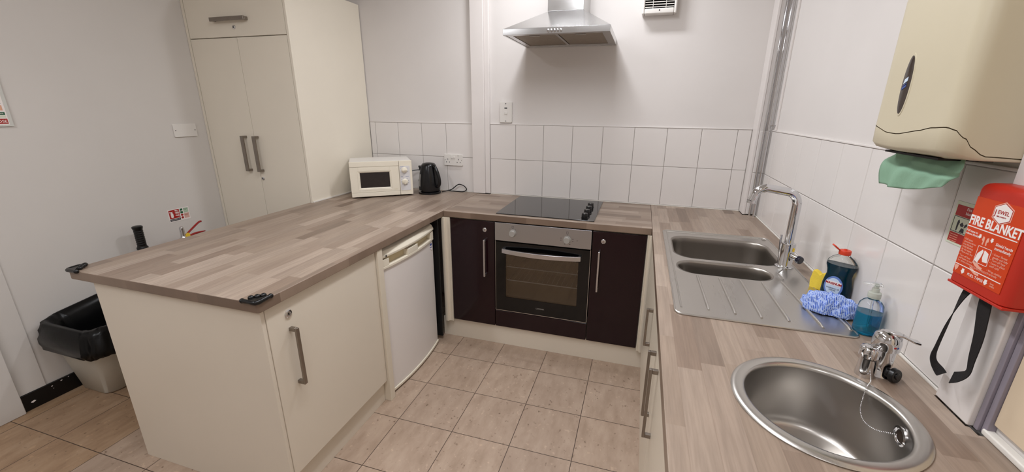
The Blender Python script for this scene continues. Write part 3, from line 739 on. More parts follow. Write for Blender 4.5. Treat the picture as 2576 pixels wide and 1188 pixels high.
single('microwave_cable', MB().tube([(-2.43, -.06, H+.15), (-2.38, -.028, H+.155), (-2.33, -.022, H+.14), (-2.27, -.02, H+.12), (-2.25, -.02, H+.07), (-2.30, -.02, H+.062), (-2.36, -.022, H+.085), (-2.39, -.024, H+.072), (-2.36, -.025, H+.035), (-2.30, -.024, H+.028), (-2.27, -.024, H+.012), (-2.33, -.03, H+.005), (-2.38, -.04, H+.02)], .0042, 8, smooth=6), M_rubber, 'black tangled mains cable between the microwave and kettle', 'cable', smooth=True)

# corner guards
def guard(cx, cy, sx, sy, label):
    """soft corner guard: angled lip on the edges with toe-like beads on top"""
    g = MB(); z = H+.002; L = .058
    path = [(cx, cy+sy*L, z), (cx, cy+sy*.030, z), (cx-sx*0.0, cy+sy*.010, z-.001), (cx+sx*.010, cy, z-.001), (cx+sx*.030, cy, z), (cx+sx*L, cy, z)]
    g.tube(path, [.0075]*3+[.0085]*9+[.0075]*8+[.0075], 10, smooth=4)
    g.sphere((cx, cy+sy*L, z), .0088, 8); g.sphere((cx+sx*L, cy, z), .0088, 8)
    g.prism([(cx+sx*.001, cy+sy*.001), (cx+sx*.045, cy+sy*.001), (cx+sx*.030, cy+sy*.024), (cx+sx*.024, cy+sy*.030), (cx+sx*.001, cy+sy*.045)], H+.0005, H+.007)
    o = thing('corner_guard', label, 'corner guard', (cx, cy, H), 'rubber corner guards on the peninsula')
    part('guard_body', g, M_rubber, o, smooth=True)
    for a, b in ((.042, .020), (.030, .034), (.018, .047)):
        part('toe_bead', MB().sphere((cx+sx*a, cy+sy*b, H+.007), .010, 8, sz=.8), M_rubber, o, smooth=True)
guard(XP-.002, YE-.002, -1, 1, 'black paw-shaped rubber guard on the peninsula corner above the cupboard door')
guard(XE+.004, YE-.004, 1, 1, 'black rubber guard on the far left peninsula corner above the bin')

# ================================================================== SINK, TAPS, BASIN
snk = thing('kitchen_sink', 'stainless one and a half bowl sink with ribbed drainer', 'sink', (-.315, -1.11, H))
SO = rrect(-.569, -.061, -1.608, -.622, .028, 6)
pl = slab_with_holes(SO, [BOWL1, BOWL2], H+.0005, H+.0035)
part('sink_top', pl, M_steel_y, snk, bevel=.001)
# rolled rim and inner raised border
def loop_tube(poly, z, r, n=8): 
    pts = [(x, y, z) for x, y in poly]; m = MB(); N_ = len(pts); rings = []
    for i in range(N_):
        p = Vector(pts[i]); t = (Vector(pts[(i+1) % N_])-Vector(pts[i-1])).normalized(); nn = Vector((t.y, -t.x, 0))
        rings.append([p+nn*r*math.cos(2*PI*j/n)+Vector((0, 0, r*math.sin(2*PI*j/n))) for j in range(n)])
    rings.append(rings[0]); return m.loft(rings, False, False)
part('outer_rim', loop_tube(rrect(-.566, -.064, -1.605, -.625, .026, 6), H+.003, .0032), M_steel_y, snk, smooth=True)
part('raised_border', MB().tube([(-.545, -1.56, H+.0035), (-.547, -.66, H+.0035)], .0035, 8).tube([(-.547, -.655, H+.0035), (-.11, -.648, H+.0035)], .0035, 8).box(-.096, -.080, -.668, -.648, H+.003, H+.007)
     .tube([(-.115, -1.07, H+.0035), (-.150, -1.13, H+.0035), (-.150, -1.20, H+.0035)], .0032, 8), M_steel_y, snk, smooth=True)
def bowl(poly, depth, drain, shrink, name='bowl'):
    cx = sum(p[0] for p in poly)/len(poly); cy = sum(p[1] for p in poly)/len(poly)
    def ring(dx, z):
        out = []
        for x, y in poly:
            vx, vy = x-cx, y-cy; L = math.hypot(vx, vy); k = max(0, (L-dx)/L); out.append((cx+vx*k, cy+vy*k, z))
        return out
    R = [ring(-.002, H+.0042), ring(.004, H+.0030), ring(.008, H-.006), ring(.010, H-.03), ring(shrink, H-depth+.03), ring(shrink+.010, H-depth+.008), ring(shrink+.03, H-depth)]
    dr_ = [(cx+drain[0]+.038*math.cos(math.atan2(y-cy, x-cx)), cy+drain[1]+.038*math.sin(math.atan2(y-cy, x-cx)), H-depth-.001) for x, y in poly]
    R.append(dr_); m = MB(); m.loft(R, False, True)
    b = part(name, m, M_bowl, snk, smooth=True)
    b.modifiers.clear()
    part('waste_outlet', MB().lathe([(.039, .0), (.039, .002), (.030, .0015), (.006, -.001)], (cx+drain[0], cy+drain[1], H-depth), 32), M_chrome, b, smooth=True)
bowl(BOWL1, .190, (0, 0), .016); bowl(BOWL2, .150, (0, 0), .012, 'half_bowl')
for i, (x0, y0, x1, y1) in enumerate(((-.463, -1.255, -.461, -1.552), (-.384, -1.255, -.383, -1.556), (-.309, -1.255, -.309, -1.56), (-.235, -1.25, -.233, -1.558), (-.160, -1.22, -.147, -1.572), (-.082, -1.40, -.074, -1.564))):
    part('drainer_rib', MB().tube([(x0, y0, H+.0015), (x0, y0-.02, H+.0038), (x1, y1+.02, H+.0045), (x1, y1, H+.0015)], .0048, 10), M_steel_y, snk, smooth=True)
tp = thing('mixer_tap', 'tall chrome swan-neck mixer tap behind the kitchen sink bowls', 'tap', (-.104, -1.040, H+.0035))
tx, ty, tz = -.104, -1.040, H+.0035
part('tap_body', MB().lathe([(.034, 0), (.034, .004), (.029, .007), (.0265, .012), (.0265, .098), (.0255, .104), (.018, .105)], (tx, ty, tz), 36), M_chrome, tp, smooth=True)
ap = [(tx, ty, tz+.10), (tx, ty, tz+.26)]
for i in range(1, 9): a = PI/2*i/8; ap.append((tx-.045*(1-math.cos(a)), ty-.004*i/8, tz+.26+.055*math.sin(a)))
ap.append((tx-.115, ty-.008, tz+.326))
for i in range(1, 9): a = PI/2*i/8; ap.append((tx-.115-.045*math.sin(a), ty-.01, tz+.326-.040*(1-math.cos(a))))
ap.append((tx-.166, ty-.01, tz+.272))
part('spout', MB().tube(ap, .0165, 24), M_chrome, tp, smooth=True)
part('aerator', MB().cyl((tx-.166, ty-.01, tz+.272), (tx-.167, ty-.01, tz+.262), .0172), M_chrome, tp, smooth=True)
kn = part('side_lever', MB().cyl((tx+.010, ty-.012, tz+.055), (tx+.028, ty-.044, tz+.052), .0125), M_chrome, tp, smooth=True)
part('lever_cap', MB().cyl((tx+.028, ty-.044, tz+.052), (tx+.036, ty-.058, tz+.050), .0165, .015), mat('blue_black_cap', srgb(22, 24, 40), .12, coat=.5), kn, bevel=.003)
part('lever_rod', MB().tube([(tx-.020, ty+.012, tz+.05), (tx-.026, ty+.016, tz+.10), (tx-.026, ty+.016, tz+.132)], .0042, 10), M_chrome, tp, smooth=True)
part('washer_tag', MB().box(tx+.012, tx+.017, ty-.0265, ty-.0235, tz+.075, tz+.090), M_yellow, tp)
# round basin
bs = thing('round_basin', 'round stainless inset basin near the front of the right worktop', 'sink', (RC[0], RC[1], H))
part('rim', MB().lathe([(.160, .001), (.179, .0005), (.180, .003), (.1765, .0065), (.170, .0078), (.158, .0072), (.153, .0060), (.1495, .002), (.1485, -.004)], (RC[0], RC[1], H), 96, cap0=False, cap1=False), M_steel_y, bs, smooth=True)
pf = [(.1487, -.003), (.1480, -.02), (.1465, -.07), (.1445, -.145), (.140, -.164), (.131, -.171), (.06, -.176), (.042, -.1775), (.0415, -.183)]
o_b = part('bowl', MB().lathe(pf, (RC[0], RC[1], H), 96, cap0=False, cap1=False), M_basin, bs, smooth=True)
part('waste_outlet', MB().lathe([(.043, -.176), (.043, -.1745), (.034, -.1755), (.028, -.181), (.004, -.181)], (RC[0], RC[1], H), 48, cap0=False), M_chrome, o_b, smooth=True)
Mo = frame((RC[0]+.1465, RC[1]-.012, H-.030), (0, -1, 0), (-.04, 0, 1))
part('overflow_ring', MB(Mo).lathe([(.021, -.001), (.021, .003), (.017, .0045), (.014, .003), (.013, .0005)], n=32, cap0=False, cap1=False), M_chrome, o_b, smooth=True)
part('overflow_hole', MB(Mo).lathe([(.0132, -.0005), (.0132, .0012)], n=24), mat('rusty_dark', srgb(56, 40, 28), .5, var=.5, vscale=120), o_b)
# chain of beads
chp = crspline([Vector(p) for p in ((-.137, -1.797, H+.060), (-.138, -1.806, H+.045), (-.138, -1.814, H+.025), (-.138, -1.824, H+.0095), (-.146, -1.842, H+.0100), (-.158, -1.859, H+.0105), (-.167, -1.872, H+.0085), (-.172, -1.880, H-.012), (-.176, -1.890, H-.038), (-.175, -1.912, H-.052), (-.165, -1.938, H-.050), (-.152, -1.960, H-.036), (-.145, -1.969, H-.030))], 40)
def resample(P, step):
    out = [P[0]]; acc = 0
    for a, b in zip(P, P[1:]):
        L = (b-a).length
        while acc+L >= step:
            t = (step-acc)/L; a = a.lerp(b, t); out.append(a.copy()); L = (b-a).length; acc = 0
        acc += L
    return out
cm_ = MB(); rs = resample(chp, .0036)
for p in rs: cm_.sphere(p, .0015, 5)
cm_.tube(rs, .0004, 5)
single('plug_chain', cm_, M_chrome, 'silver bead chain hanging from the basin tap into the round basin', 'chain', smooth=True)
# basin tap
t2_ = thing('basin_tap', 'short chrome single-lever tap behind the round basin', 'tap', (-.106, -1.785, H))
bx_, by_, bz_ = -.103, -1.780, H
part('tap_body', MB().lathe([(.027, 0), (.027, .004), (.0235, .008), (.0225, .03), (.0225, .070)], (bx_, by_, bz_), 32), M_chrome, t2_, smooth=True)
part('tap_head', MB().lathe([(.0225, .070), (.0275, .073), (.0282, .094), (.0255, .108), (.015, .117), (.003, .119)], (bx_, by_, bz_), 36), M_chrome, t2_, smooth=True)
lv = MB(); lv.loft([[(bx_-.012, by_+s_*.012, bz_+.112+t) for s_, t in ((-1, 0), (1, 0), (1, .005), (-1, .005))], [(bx_+.020, by_+s_*.013-.008, bz_+.113+t) for s_, t in ((-1, 0), (1, 0), (1, .005), (-1, .005))], [(bx_+.040, by_+s_*.010-.014, bz_+.104+t) for s_, t in ((-1, 0), (1, 0), (1, .006), (-1, .006))], [(bx_+.052, by_+s_*.009-.018, bz_+.102+t) for s_, t in ((-1, 0), (1, 0), (1, .007), (-1, .007))]])
part('lever', lv, M_chrome, t2_, bevel=.002)
part('temperature_mark', MB().sphere((bx_+.004, by_-.0262, bz_+.088), .0032, 8), M_signred, t2_, smooth=True, label='red and blue temperature dot')
part('temperature_mark', MB().sphere((bx_+.010, by_-.0245, bz_+.088), .0030, 8), M_mark, t2_, smooth=True)
sxp = MB().lathe([(.020, 0), (.0205, .004), (.0185, .020), (.0165, .048)], (bx_-.035, by_-.016, bz_), 28)
sxp.tube([(bx_-.005, by_, bz_+.050), (bx_-.022, by_-.010, bz_+.058), (bx_-.034, by_-.016, bz_+.052)], .013, 14)
part('spout', sxp, M_chrome, t2_, smooth=True)
fl_ = MB(); n_ = 60; fr_ = []
for z_, k_ in ((.050, .9), (.052, 1), (.072, 1), (.077, .93), (.080, .6)):
    fr_.append([(bx_-.036+(.0195*k_+(.0012 if z_ < .074 and z_ > .051 else 0)*(1 if (j % 6) < 4 else -1))*math.cos(2*PI*j/n_), by_-.016+(.0195*k_+(.0012 if z_ < .074 and z_ > .051 else 0)*(1 if (j % 6) < 4 else -1))*math.sin(2*PI*j/n_), bz_+z_) for j in range(n_)])
part('fluted_cap', MB().loft(fr_), M_chrome, t2_, smooth=True)
pg = thing('rubber_plug', 'black rubber plug leaning against the basin tap base', 'sink plug', (-.088, -1.805, H))
pgn = Vector((.5, -.85, .15)).normalized()
pc = Vector((-.086, -1.812, H+.0185))
part('plug_disc', MB().cyl(pc-pgn*.005, pc+pgn*.005, .0185, .0165), M_rubber, pg, bevel=.001)
part('plug_stem', MB().cyl(pc-pgn*.016, pc-pgn*.005, .010, .013), M_rubber, pg, bevel=.001)
part('plug_hub', MB().cyl(pc+pgn*.005, pc+pgn*.0075, .0085, .007), M_rubber, pg, bevel=.001)

# ================================================================== ITEMS BY THE SINK
# washing-up liquid
bt = thing('washing_up_liquid', 'dark teal washing-up liquid bottle with open orange cap', 'bottle', (-.038, -1.340, H))
Bc = (-.038, -1.340, H+.0005)
def bott(prof, ins=0, ang=.55, top=None):
    rings = []
    for wx, wy, z in prof:
        rings.append([(Bc[0]+math.cos(ang)*(wx-ins)*math.cos(t)-math.sin(ang)*(wy-ins)*math.sin(t), Bc[1]+math.sin(ang)*(wx-ins)*math.cos(t)+math.cos(ang)*(wy-ins)*math.sin(t), Bc[2]+z) for t in [2*PI*j/40 for j in range(40)]])
    return rings
BP = [(.039, .022, .0), (.043, .025, .004), (.0435, .0255, .03), (.0425, .025, .06), (.039, .023, .08), (.036, .022, .095), (.038, .023, .110), (.0425, .025, .124), (.0435, .0255, .132), (.041, .024, .144), (.031, .020, .156), (.018, .0165, .165), (.014, .014, .169)]
part('bottle_shell', MB().loft(bott(BP, 0, -.75)), M_clear, bt, smooth=True)
LP_ = [(a, b, z+.001) for a, b, z in BP if z < .140]
part('liquid', MB().loft(bott(LP_, .0014, -.75)), M_dishliq, bt, smooth=True)
cpz = Bc[2]+.169
part('cap', MB().lathe([(.0165, 0), (.0170, .002), (.0170, .013), (.0155, .015), (.005, .0155), (.004, .019), (.001, .019)], (Bc[0], Bc[1], cpz), 32), M_orangecap, bt, smooth=True)
lidM = Matrix.Translation((Bc[0]-.016, Bc[1]+.004, cpz+.014)) @ Matrix.Rotation(-2.45, 4, 'Y')
part('flip_lid', MB(lidM).prism(rrect(.000, .027, -.010, .010, .008, 5), -.002, .0025), M_orangecap, bt, bevel=.001)
# label on the broad face that looks into the room
ln = Vector((math.sin(-.75), -math.cos(-.75), 0)); lr = Vector((math.cos(-.75), math.sin(-.75), 0))
lo = Vector(Bc)+ln*.0262
Ml = frame((lo.x, lo.y, Bc[2]+.058), lr, (0, 0, 1))
def disc(a, b, off, n=40): return [(a*math.cos(2*PI*j/n), b*math.sin(2*PI*j/n)) for j in range(n)]
lb = part('label', MB(Ml).prism(disc(.027, .036, 0), -.003, .0006), M_labelblue, bt)
part('label_panel', MB(Ml).prism(disc(.022, .030, 0), .0006, .001), M_labelpale, lb)
part('label_band', MB(Ml).box(-.022, .022, .004, .019, .001, .0013), M_white, lb)
text('label_lettering', 'MAGNUM', .0105, M_signred, lb, Ml @ Matrix.Translation((0, .008, .0014)), align='CENTER', bold=.0004)
text('label_lettering', 'WASHING UP\nLIQUID', .0062, M_ink, lb, Ml @ Matrix.Translation((0, -.008, .0012)), align='CENTER')
# soap dispenser
sd = thing('soap_dispenser', 'clear pump bottle half full of blue hand soap', 'soap dispenser', (-.038, -1.556, H))
S = (-.038, -1.556, H+.0005)
SP = [(.024, 0), (.029, .003), (.030, .010), (.030, .078), (.028, .092), (.020, .103), (.013, .107), (.013, .112)]
part('bottle_shell', MB().lathe(SP, S, 36), M_clear, sd, smooth=True)
part('soap', MB().lathe([(.023, .001), (.0275, .004), (.0285, .010), (.0285, .066)], S, 36), M_soapliq, sd, smooth=True)
pm = part('pump', MB().lathe([(.0155, .112), (.0155, .128), (.0145, .129), (.009, .130), (.009, .140), (.006, .141), (.006, .150)], S, 28), mat('frosted_pump_plastic', srgb(222, 226, 214), .3, trans=.4), sd, smooth=True)
part('nozzle', MB().loft([[(S[0]-.030, S[1]+.006+s_*.004, S[2]+.150+t) for s_, t in ((-1, 0), (1, 0), (1, .004), (-1, .004))], [(S[0]-.006, S[1]+s_*.010, S[2]+.149+t) for s_, t in ((-1, 0), (1, 0), (1, .007), (-1, .007))], [(S[0]+.012, S[1]+s_*.010, S[2]+.149+t) for s_, t in ((-1, 0), (1, 0), (1, .006), (-1, .006))]]), M_clear, pm, bevel=.001)
part('dip_tube', MB().tube([(S[0], S[1], S[2]+.112), (S[0]+.004, S[1], S[2]+.012)], .0025, 8), M_clear, sd, smooth=True)
# checked cloth
def cloth():
    bm = bmesh.new(); bmesh.ops.create_grid(bm, x_segments=84, y_segments=84, size=.5)
    uvl = bm.loops.layers.uv.new('UVMap')
    for f in bm.faces:
        for l in f.loops: l[uvl].uv = (l.vert.co.x+.5, l.vert.co.y+.5)
    for v in bm.verts:
        u, w_ = v.co.x, v.co.y; r = math.hypot(u, w_)*2; t = math.atan2(w_, u)
        rr = max(abs(u), abs(w_))*2
        R_ = (.078*math.cos(t)**2+.050*math.sin(t)**2)*(1+.10*math.sin(3*t+1)+.06*math.sin(7*t))
        ph = rr*PI*.62
        x = R_*math.sin(ph)*math.cos(t)*1.02; y = R_*math.sin(ph)*math.sin(t)*1.02; z = .050*max(0, math.cos(ph))**.8 if ph < PI/2 else .004
        n_ = noise.noise(Vector((u*7, w_*7, 3))); n2 = noise.noise(Vector((u*19, w_*13, 9)))
        fold = .012*abs(math.sin(9*u+4*w_+2.5*n_*2))*(1-.4*rr)
        k = 1+.10*n_+.05*n2
        v.co = Vector((x*k, y*k, max(.0015, z*(1+.22*n_)+fold*(.3+.7*min(1, z/.02))-.003+.004*n2)))
    for f in bm.faces:
        for l in f.loops:
            c = l.vert.co; l[uvl].uv = ((c.x+.35*c.z)/.2+.003*noise.noise(c*60), (c.y-.5*c.z)/.2+.003*noise.noise(c*50))
    me = bpy.data.meshes.new('cleaning_cloth'); bm.to_mesh(me); bm.free()
    for p in me.polygons: p.use_smooth = True
    me.materials.append(M_cloth)
    o = bpy.data.objects.new('cleaning_cloth', me); COL.objects.link(o)
    o.location = (-.090, -1.435, H+.0045); o.rotation_euler = (0, 0, -.55)
    o['label'] = 'crumpled blue and white checked cloth on the drainer'; o['category'] = 'cloth'
    return o
cloth()
# sponge leaning behind the bottle
spn = MB(frame((-.068, -1.226, H+.001), (.62, -.78, 0), (.02, 0, 1)))
spn.loft([[(x, y, z) for x, y in ((.002, 0), (.048, 0), (.052, .035), (.050, .064), (.036, .068), (.028, .058), (.016, .066), (.003, .070), (-.002, .03))] for z in (-.010, .012)])
single('sponge', spn, mat('yellow_sponge', srgb(238, 208, 74), .95, var=.08, vscale=60, bump=.6, bscale=500), 'yellow cleaning sponge standing between the wall and the dark bottle', 'sponge', bevel=.003)

# ================================================================== RIGHT WALL FITTINGS
# paper towel dispenser
ds = thing('towel_dispenser', 'large cream paper towel dispenser on the right wall', 'towel dispenser', (0, -1.685, 1.45))
DX, Y0_, Y1_, DZ0, DZ1 = -.140, -1.838, -1.535, 1.440, 1.835
def dring(z, ins=0, dx=DX, lift=0):
    """plan outline with rounded front corners; y from far to near"""
    r = .030; pts = [(.004, Y1_-ins)]
    for i in range(9): a = PI/2*i/8; pts.append((dx+ins+r-r*math.sin(a), Y1_-ins-r+r*math.cos(a)))
    for i in range(1, 16): pts.append((dx+ins, (Y1_-ins-r)+((Y0_+ins+r)-(Y1_-ins-r))*i/16))
    for i in range(9): a = PI/2*i/8; pts.append((dx+ins+r-r*math.cos(a), Y0_+ins+r-r*math.sin(a)))
    for i in range(1, 12): pts.append((dx+ins+r+(.004-dx-ins-r)*i/12, Y0_+ins))
    pts.append((.004, Y0_+ins)); return [(x, y, z) for x, y in pts]
def seam(x, y):
    s_ = (Y1_-y)+max(0, (x-DX-.004))*(1 if y < Y0_+.02 else 0)      # run along the front, then round the near side
    key = [(0, 1.503), (.03, 1.492), (.08, 1.4795), (.13, 1.478), (.20, 1.489), (.25, 1.497), (.285, 1.499), (.303, 1.495), (.325, 1.480), (.345, 1.458), (.365, 1.445), (.45, 1.441), (.60, 1.440)]
    for (a, za), (b, zb) in zip(key, key[1:]):
        if s_ <= b:
            t = max(0, (s_-a)/(b-a)); t = t*t*(3-2*t) if b > .2 else t
            return za+(zb-za)*t
    return 1.440
def dseam(off, ins=0, dx=DX): return [(x, y, seam(x, y)+off) for x, y, z in dring(0, ins, dx)]
part('cover', MB().loft([dseam(.001), dring(1.60), dring(1.78), dring(1.82, .004), dring(DZ1, .016)], cap0=False), M_disp, ds, smooth=True)
def tray(k, ins, dx=DX):
    out = []
    for (x, y, z), (x0, y0, z0), t in zip(dring(0, ins, dx), dring(0), dseam(0)):
        q = min(1, max(0, (t[2]-1.440)/.045)); out.append((x0+(x-x0)*q, y0+(y-y0)*q, 1.436+(t[2]-.0012-1.436)*k))
    return out
part('lower_tray', MB().loft([tray(0, .022, DX+.006), tray(.12, .008), tray(.32, .001), tray(1, 0)], cap1=False), M_disp, ds, smooth=True)
part('seam_gap', MB().loft([dseam(-.005, .0025), dseam(.005, .0025)], False, False), mat('seam_shadow_line', srgb(120, 104, 76), .6), ds)
part('towel_slot', MB().box(-.120, -.028, Y0_+.045, Y1_-.055, 1.431, 1.4355), M_black, ds)
Mw = on_right(-1.648, 1.588, DX)
wn = part('viewing_window', MB(Mw).loft([[(a*1.0, b, -.002) for a, b in disc(.0175, .066, 0)], [(a*.9, b*.97, .0018) for a, b in disc(.0175, .066, 0)], [(a*.5, b*.8, .003) for a, b in disc(.0175, .066, 0)]]), M_dispdark, ds, smooth=True)
part('window_surround', MB(Mw).loft([[(a, b, -.001) for a, b in disc(.0215, .071, 0)], [(a, b, .0012) for a, b in disc(.0200, .069, 0)]], True, True), M_disp, ds, smooth=True)
lg = MB(Mw @ Matrix.Translation((0, .006, .0031))); lg.prism([(-.007, -.004), (.007, .003), (.007, .012), (-.004, .007)], 0, .0008)
part('badge', lg, M_labelpale, wn); 
part('badge_stripe', MB(Mw @ Matrix.Translation((0, .002, .0031))).prism([(-.009, -.013), (.006, -.006), (.006, -.001), (-.008, -.007)], 0, .0008).prism([(-.008, -.005), (.006, .001), (.006, .003), (-.008, -.003)], 0, .0008), M_mark, wn)
# paper towel
def towel():
    rows = 18; cols = 26; vs = []; fs = []
    Lc = crspline([Vector(p) for p in ((-1.600, 1.438, 0), (-1.560, 1.424, 0), (-1.531, 1.400, 0), (-1.533, 1.372, 0), (-1.549, 1.343, 0))], 10)
    Rc = crspline([Vector(p) for p in ((-1.806, 1.436, 0), (-1.817, 1.420, 0), (-1.812, 1.404, 0), (-1.797, 1.390, 0), (-1.780, 1.374, 0))], 10)
    for i in range(rows+1):
        t = i/rows; k = t*(len(Lc)-1); i0 = min(int(k), len(Lc)-2); fr = k-i0
        L = Lc[i0].lerp(Lc[i0+1], fr); R = Rc[i0].lerp(Rc[i0+1], fr)
        for j in range(cols+1):
            q = j/cols; P_ = L.lerp(R, q)
            z = P_.y-.010*t*math.sin(PI*q)*(1 if q > .2 else q*5)
            d1 = abs((q-.30)-(1-t)*.28); crease = .012*max(0, 1-d1/.16)*t
            d2 = abs(t-(.30+.25*q)); fold = .010*max(0, 1-d2/.14)
            x = -.080-.014*math.sin(min(1, t*1.25)*PI*.55)-crease+fold*.6+.002*math.sin(q*23+t*5)
            vs.append((x, P_.x, z))
    n = cols+1
    for i in range(rows):
        for j in range(cols): a = i*n+j; fs.append((a, a+1, a+n+1, a+n))
    mb = MB(); mb.v = [Vector(v) for v in vs]; mb.f = fs
    o = single('paper_towel', mb, M_tissue, 'green paper towel hanging out of the dispenser', 'paper towel', loc=(-.09, -1.69, 1.342), smooth=True)
    o.modifiers.clear(); m = o.modifiers.new('thickness', 'SOLIDIFY'); m.thickness = .0012
towel()
# fire blanket
fb = thing('fire_blanket', 'red wall-mounted fire blanket case with white printed instructions', 'fire blanket', (-.018, -1.892, 1.18))
BX, BY0, BY1, BZ0, BZ1 = -.055, -1.824, -1.966, 1.181, 1.396
prof = []
back = 0.0
fbm = MB()
outl = [(back, BY0), (BX+.006, BY0)]+[(BX+.006-.006*math.sin(a), BY0-.006+.006*math.cos(a)) for a in (PI/8, PI/4, 3*PI/8, PI/2)]+[(BX, BY1+.016)]+[(BX+.016-.016*math.cos(a), BY1+.016-.016*math.sin(a)) for a in (PI/8, PI/4, 3*PI/8, PI/2)]+[(back, BY1)]
outl = [(max(x, BX), y) for x, y in outl]
def fring(z, ins=0): 
    cx_, cy_ = -.02, (BY0+BY1)/2
    return [(x if x > -.019 else x+ins, y+(ins if y < cy_ else -ins), z) for x, y in outl]
fbm.loft([fring(BZ0+.002, .002), fring(BZ0+.004), fring(BZ1-.016), fring(BZ1-.010, .001), fring(BZ1-.006, .003), fring(BZ1-.003, .006), fring(BZ1-.001, .010), fring(BZ1, .016)])
# the case hangs on the pillar face and the tiles beside it
fbm.v = [Vector((min(v.x, -.0185) if v.y < -1.8375 else min(v.x, -.0185), v.y, v.z)) for v in fbm.v]
part('case', fbm, M_red, fb, smooth=True)
part('base_flange', MB().box(BX-.001, -.0185, BY1-.001, BY0+.002, BZ0-.003, BZ0+.002), M_red, fb, bevel=.001)
Mf = on_right(BY0, BZ0, BX-.0001); FW, FH = abs(BY1-BY0)-.016, BZ1-BZ0
lab = part('label', MB(Mf).box(.0035, FW+.001, .022, FH*.86, 0, .0006), M_orange, fb)
def P(u, v, w_=.0007): return Mf @ Matrix.Translation((u*FW, v*FH, w_))
text('title_lettering', 'FIRE BLANKET', .026, M_white, lab, P(.025, .600), width=FW*1.0, bold=.0007)
part('rule_line', MB(Mf).box(.02*FW, .985*FW, .572*FH, .580*FH, .0006, .0011), M_white, lab)
part('rule_line', MB(Mf).box(.03*FW, .97*FW, .190*FH, .197*FH, .0006, .0011), M_white, lab)
hexp = lambda rx, ry: [(rx*math.cos(PI/2+PI/3*k), ry*math.sin(PI/2+PI/3*k)) for k in range(6)]
Mh = P(.59, .765)
lgm = part('logo_border', MB(Mh).prism(hexp(.0255, .0225), -.0001, .0004), M_pale, lab)
part('logo_ring', MB(Mh).prism(hexp(.0235, .0205), .0004, .0006), M_signred, lgm)
part('logo_panel', MB(Mh).prism(hexp(.0222, .0190), .0006, .0008), M_white, lgm)
text('logo_lettering', 'J', .016, M_signred, lgm, Mh @ Matrix.Translation((-.0175, -.0052, .0009)))
text('logo_lettering', 'EWEL', .0105, M_signred, lgm, Mh @ Matrix.Translation((-.0110, -.0015, .0009)), width=.026)
text('logo_lettering', 'FIRE & SAFETY', .0035, M_signred, lgm, Mh @ Matrix.Translation((-.011, -.0075, .0009)), width=.022)
def lines(s, u, v, size=.0062, m=M_white, **k): text('instruction_lettering', s, size, m, lab, P(u, v), **k)
lines('Pull tapes to\nrelease blanket', .035, .525, .0060)
lines('Shield hands\nimmediately', .66, .485, .0078)
lines('\u2022 Pull tapes\n  downwards to\n  free blanket\n\u2022 Hold blanket\n  by the tapes\n\u2022 Place over fire', .035, .440, .0055, M_pale)
lines('\u2022 Turn off heat\n  and leave to cool\n  for thirty minutes', .035, .275, .0055, M_pale)
lines('\u2022 Cover flames\n  gently and fully\n\u2022 Turn off heat\n\u2022 Leave in place\n  until cold', .66, .400, .0058, M_pale)
lines('\u2022 Wrap clothing\n  fires firmly', .66, .245, .0055, M_pale)
lines('SECURE UPRIGHT', .36, .215, .0055, M_pale)
lines('PULL TAPES', .34, .130, .0078)
lines('keep\nvisible', .80, .150, .0048, M_pale)
arrow = [(-.0035, .006), (.0035, .006), (.0035, 0), (.006, 0), (0, -.0065), (-.006, 0), (-.0035, 0)]
for u, v, k in ((.235, .145, .9), (.715, .145, .9), (.335, .515, .7), (.575, .515, .7)):
    part('arrow_mark', MB(P(u, v, .0006)).prism([(a*k, b*k) for a, b in arrow], 0, .0005), M_white, lab)
# pictograms: hands pulling tapes, hand holding the blanket over a pan
hp_ = MB(P(.455, .50, .0006))
for s_ in (-1, 1): hp_.prism([(s_*.003, .004), (s_*.007, .006), (s_*.0085, -.002), (s_*.005, -.004), (s_*.006, -.010), (s_*.003, -.011), (s_*.002, -.003)], 0, .0004)
part('hands_pictogram', hp_, M_pale, lab)
pic = MB(P(.50, .355, .0006)); a_, b_ = .017, .017
pic.box(-a_, a_, b_-.0008, b_, 0, .0004).box(-a_, a_, -b_, -b_+.0008, 0, .0004).box(-a_, -a_+.0008, -b_, b_, 0, .0004).box(a_-.0008, a_, -b_, b_, 0, .0004)
pic.prism([(-.016, -.014), (-.013, .002), (-.004, .012), (-.001, .009), (-.003, -.004), (-.007, -.016)], 0, .0004).prism([(.001, .012), (.012, .008), (.015, -.010), (.004, -.011), (.001, -.004)], 0, .0004)
part('blanket_pictogram', pic, M_white, lab)
pp3 = MB(P(.46, .245, .0006)).prism([(-.014, .006), (-.004, .008), (.006, .002), (.014, .001), (.013, -.004), (.004, -.003), (-.006, .0)], 0, .0004).prism([(-.016, -.006), (-.006, -.008), (.004, -.013), (.011, -.013), (.012, -.017), (.002, -.017), (-.010, -.013)], 0, .0004)
part('pan_pictogram', pp3, M_pale, lab)
part('shield_mark', MB(P(.08, .155, .0006)).prism([(-.005, .006), (.005, .006), (.0045, -.001), (0, -.007), (-.0045, -.001)], 0, .0004), M_pale, lab)
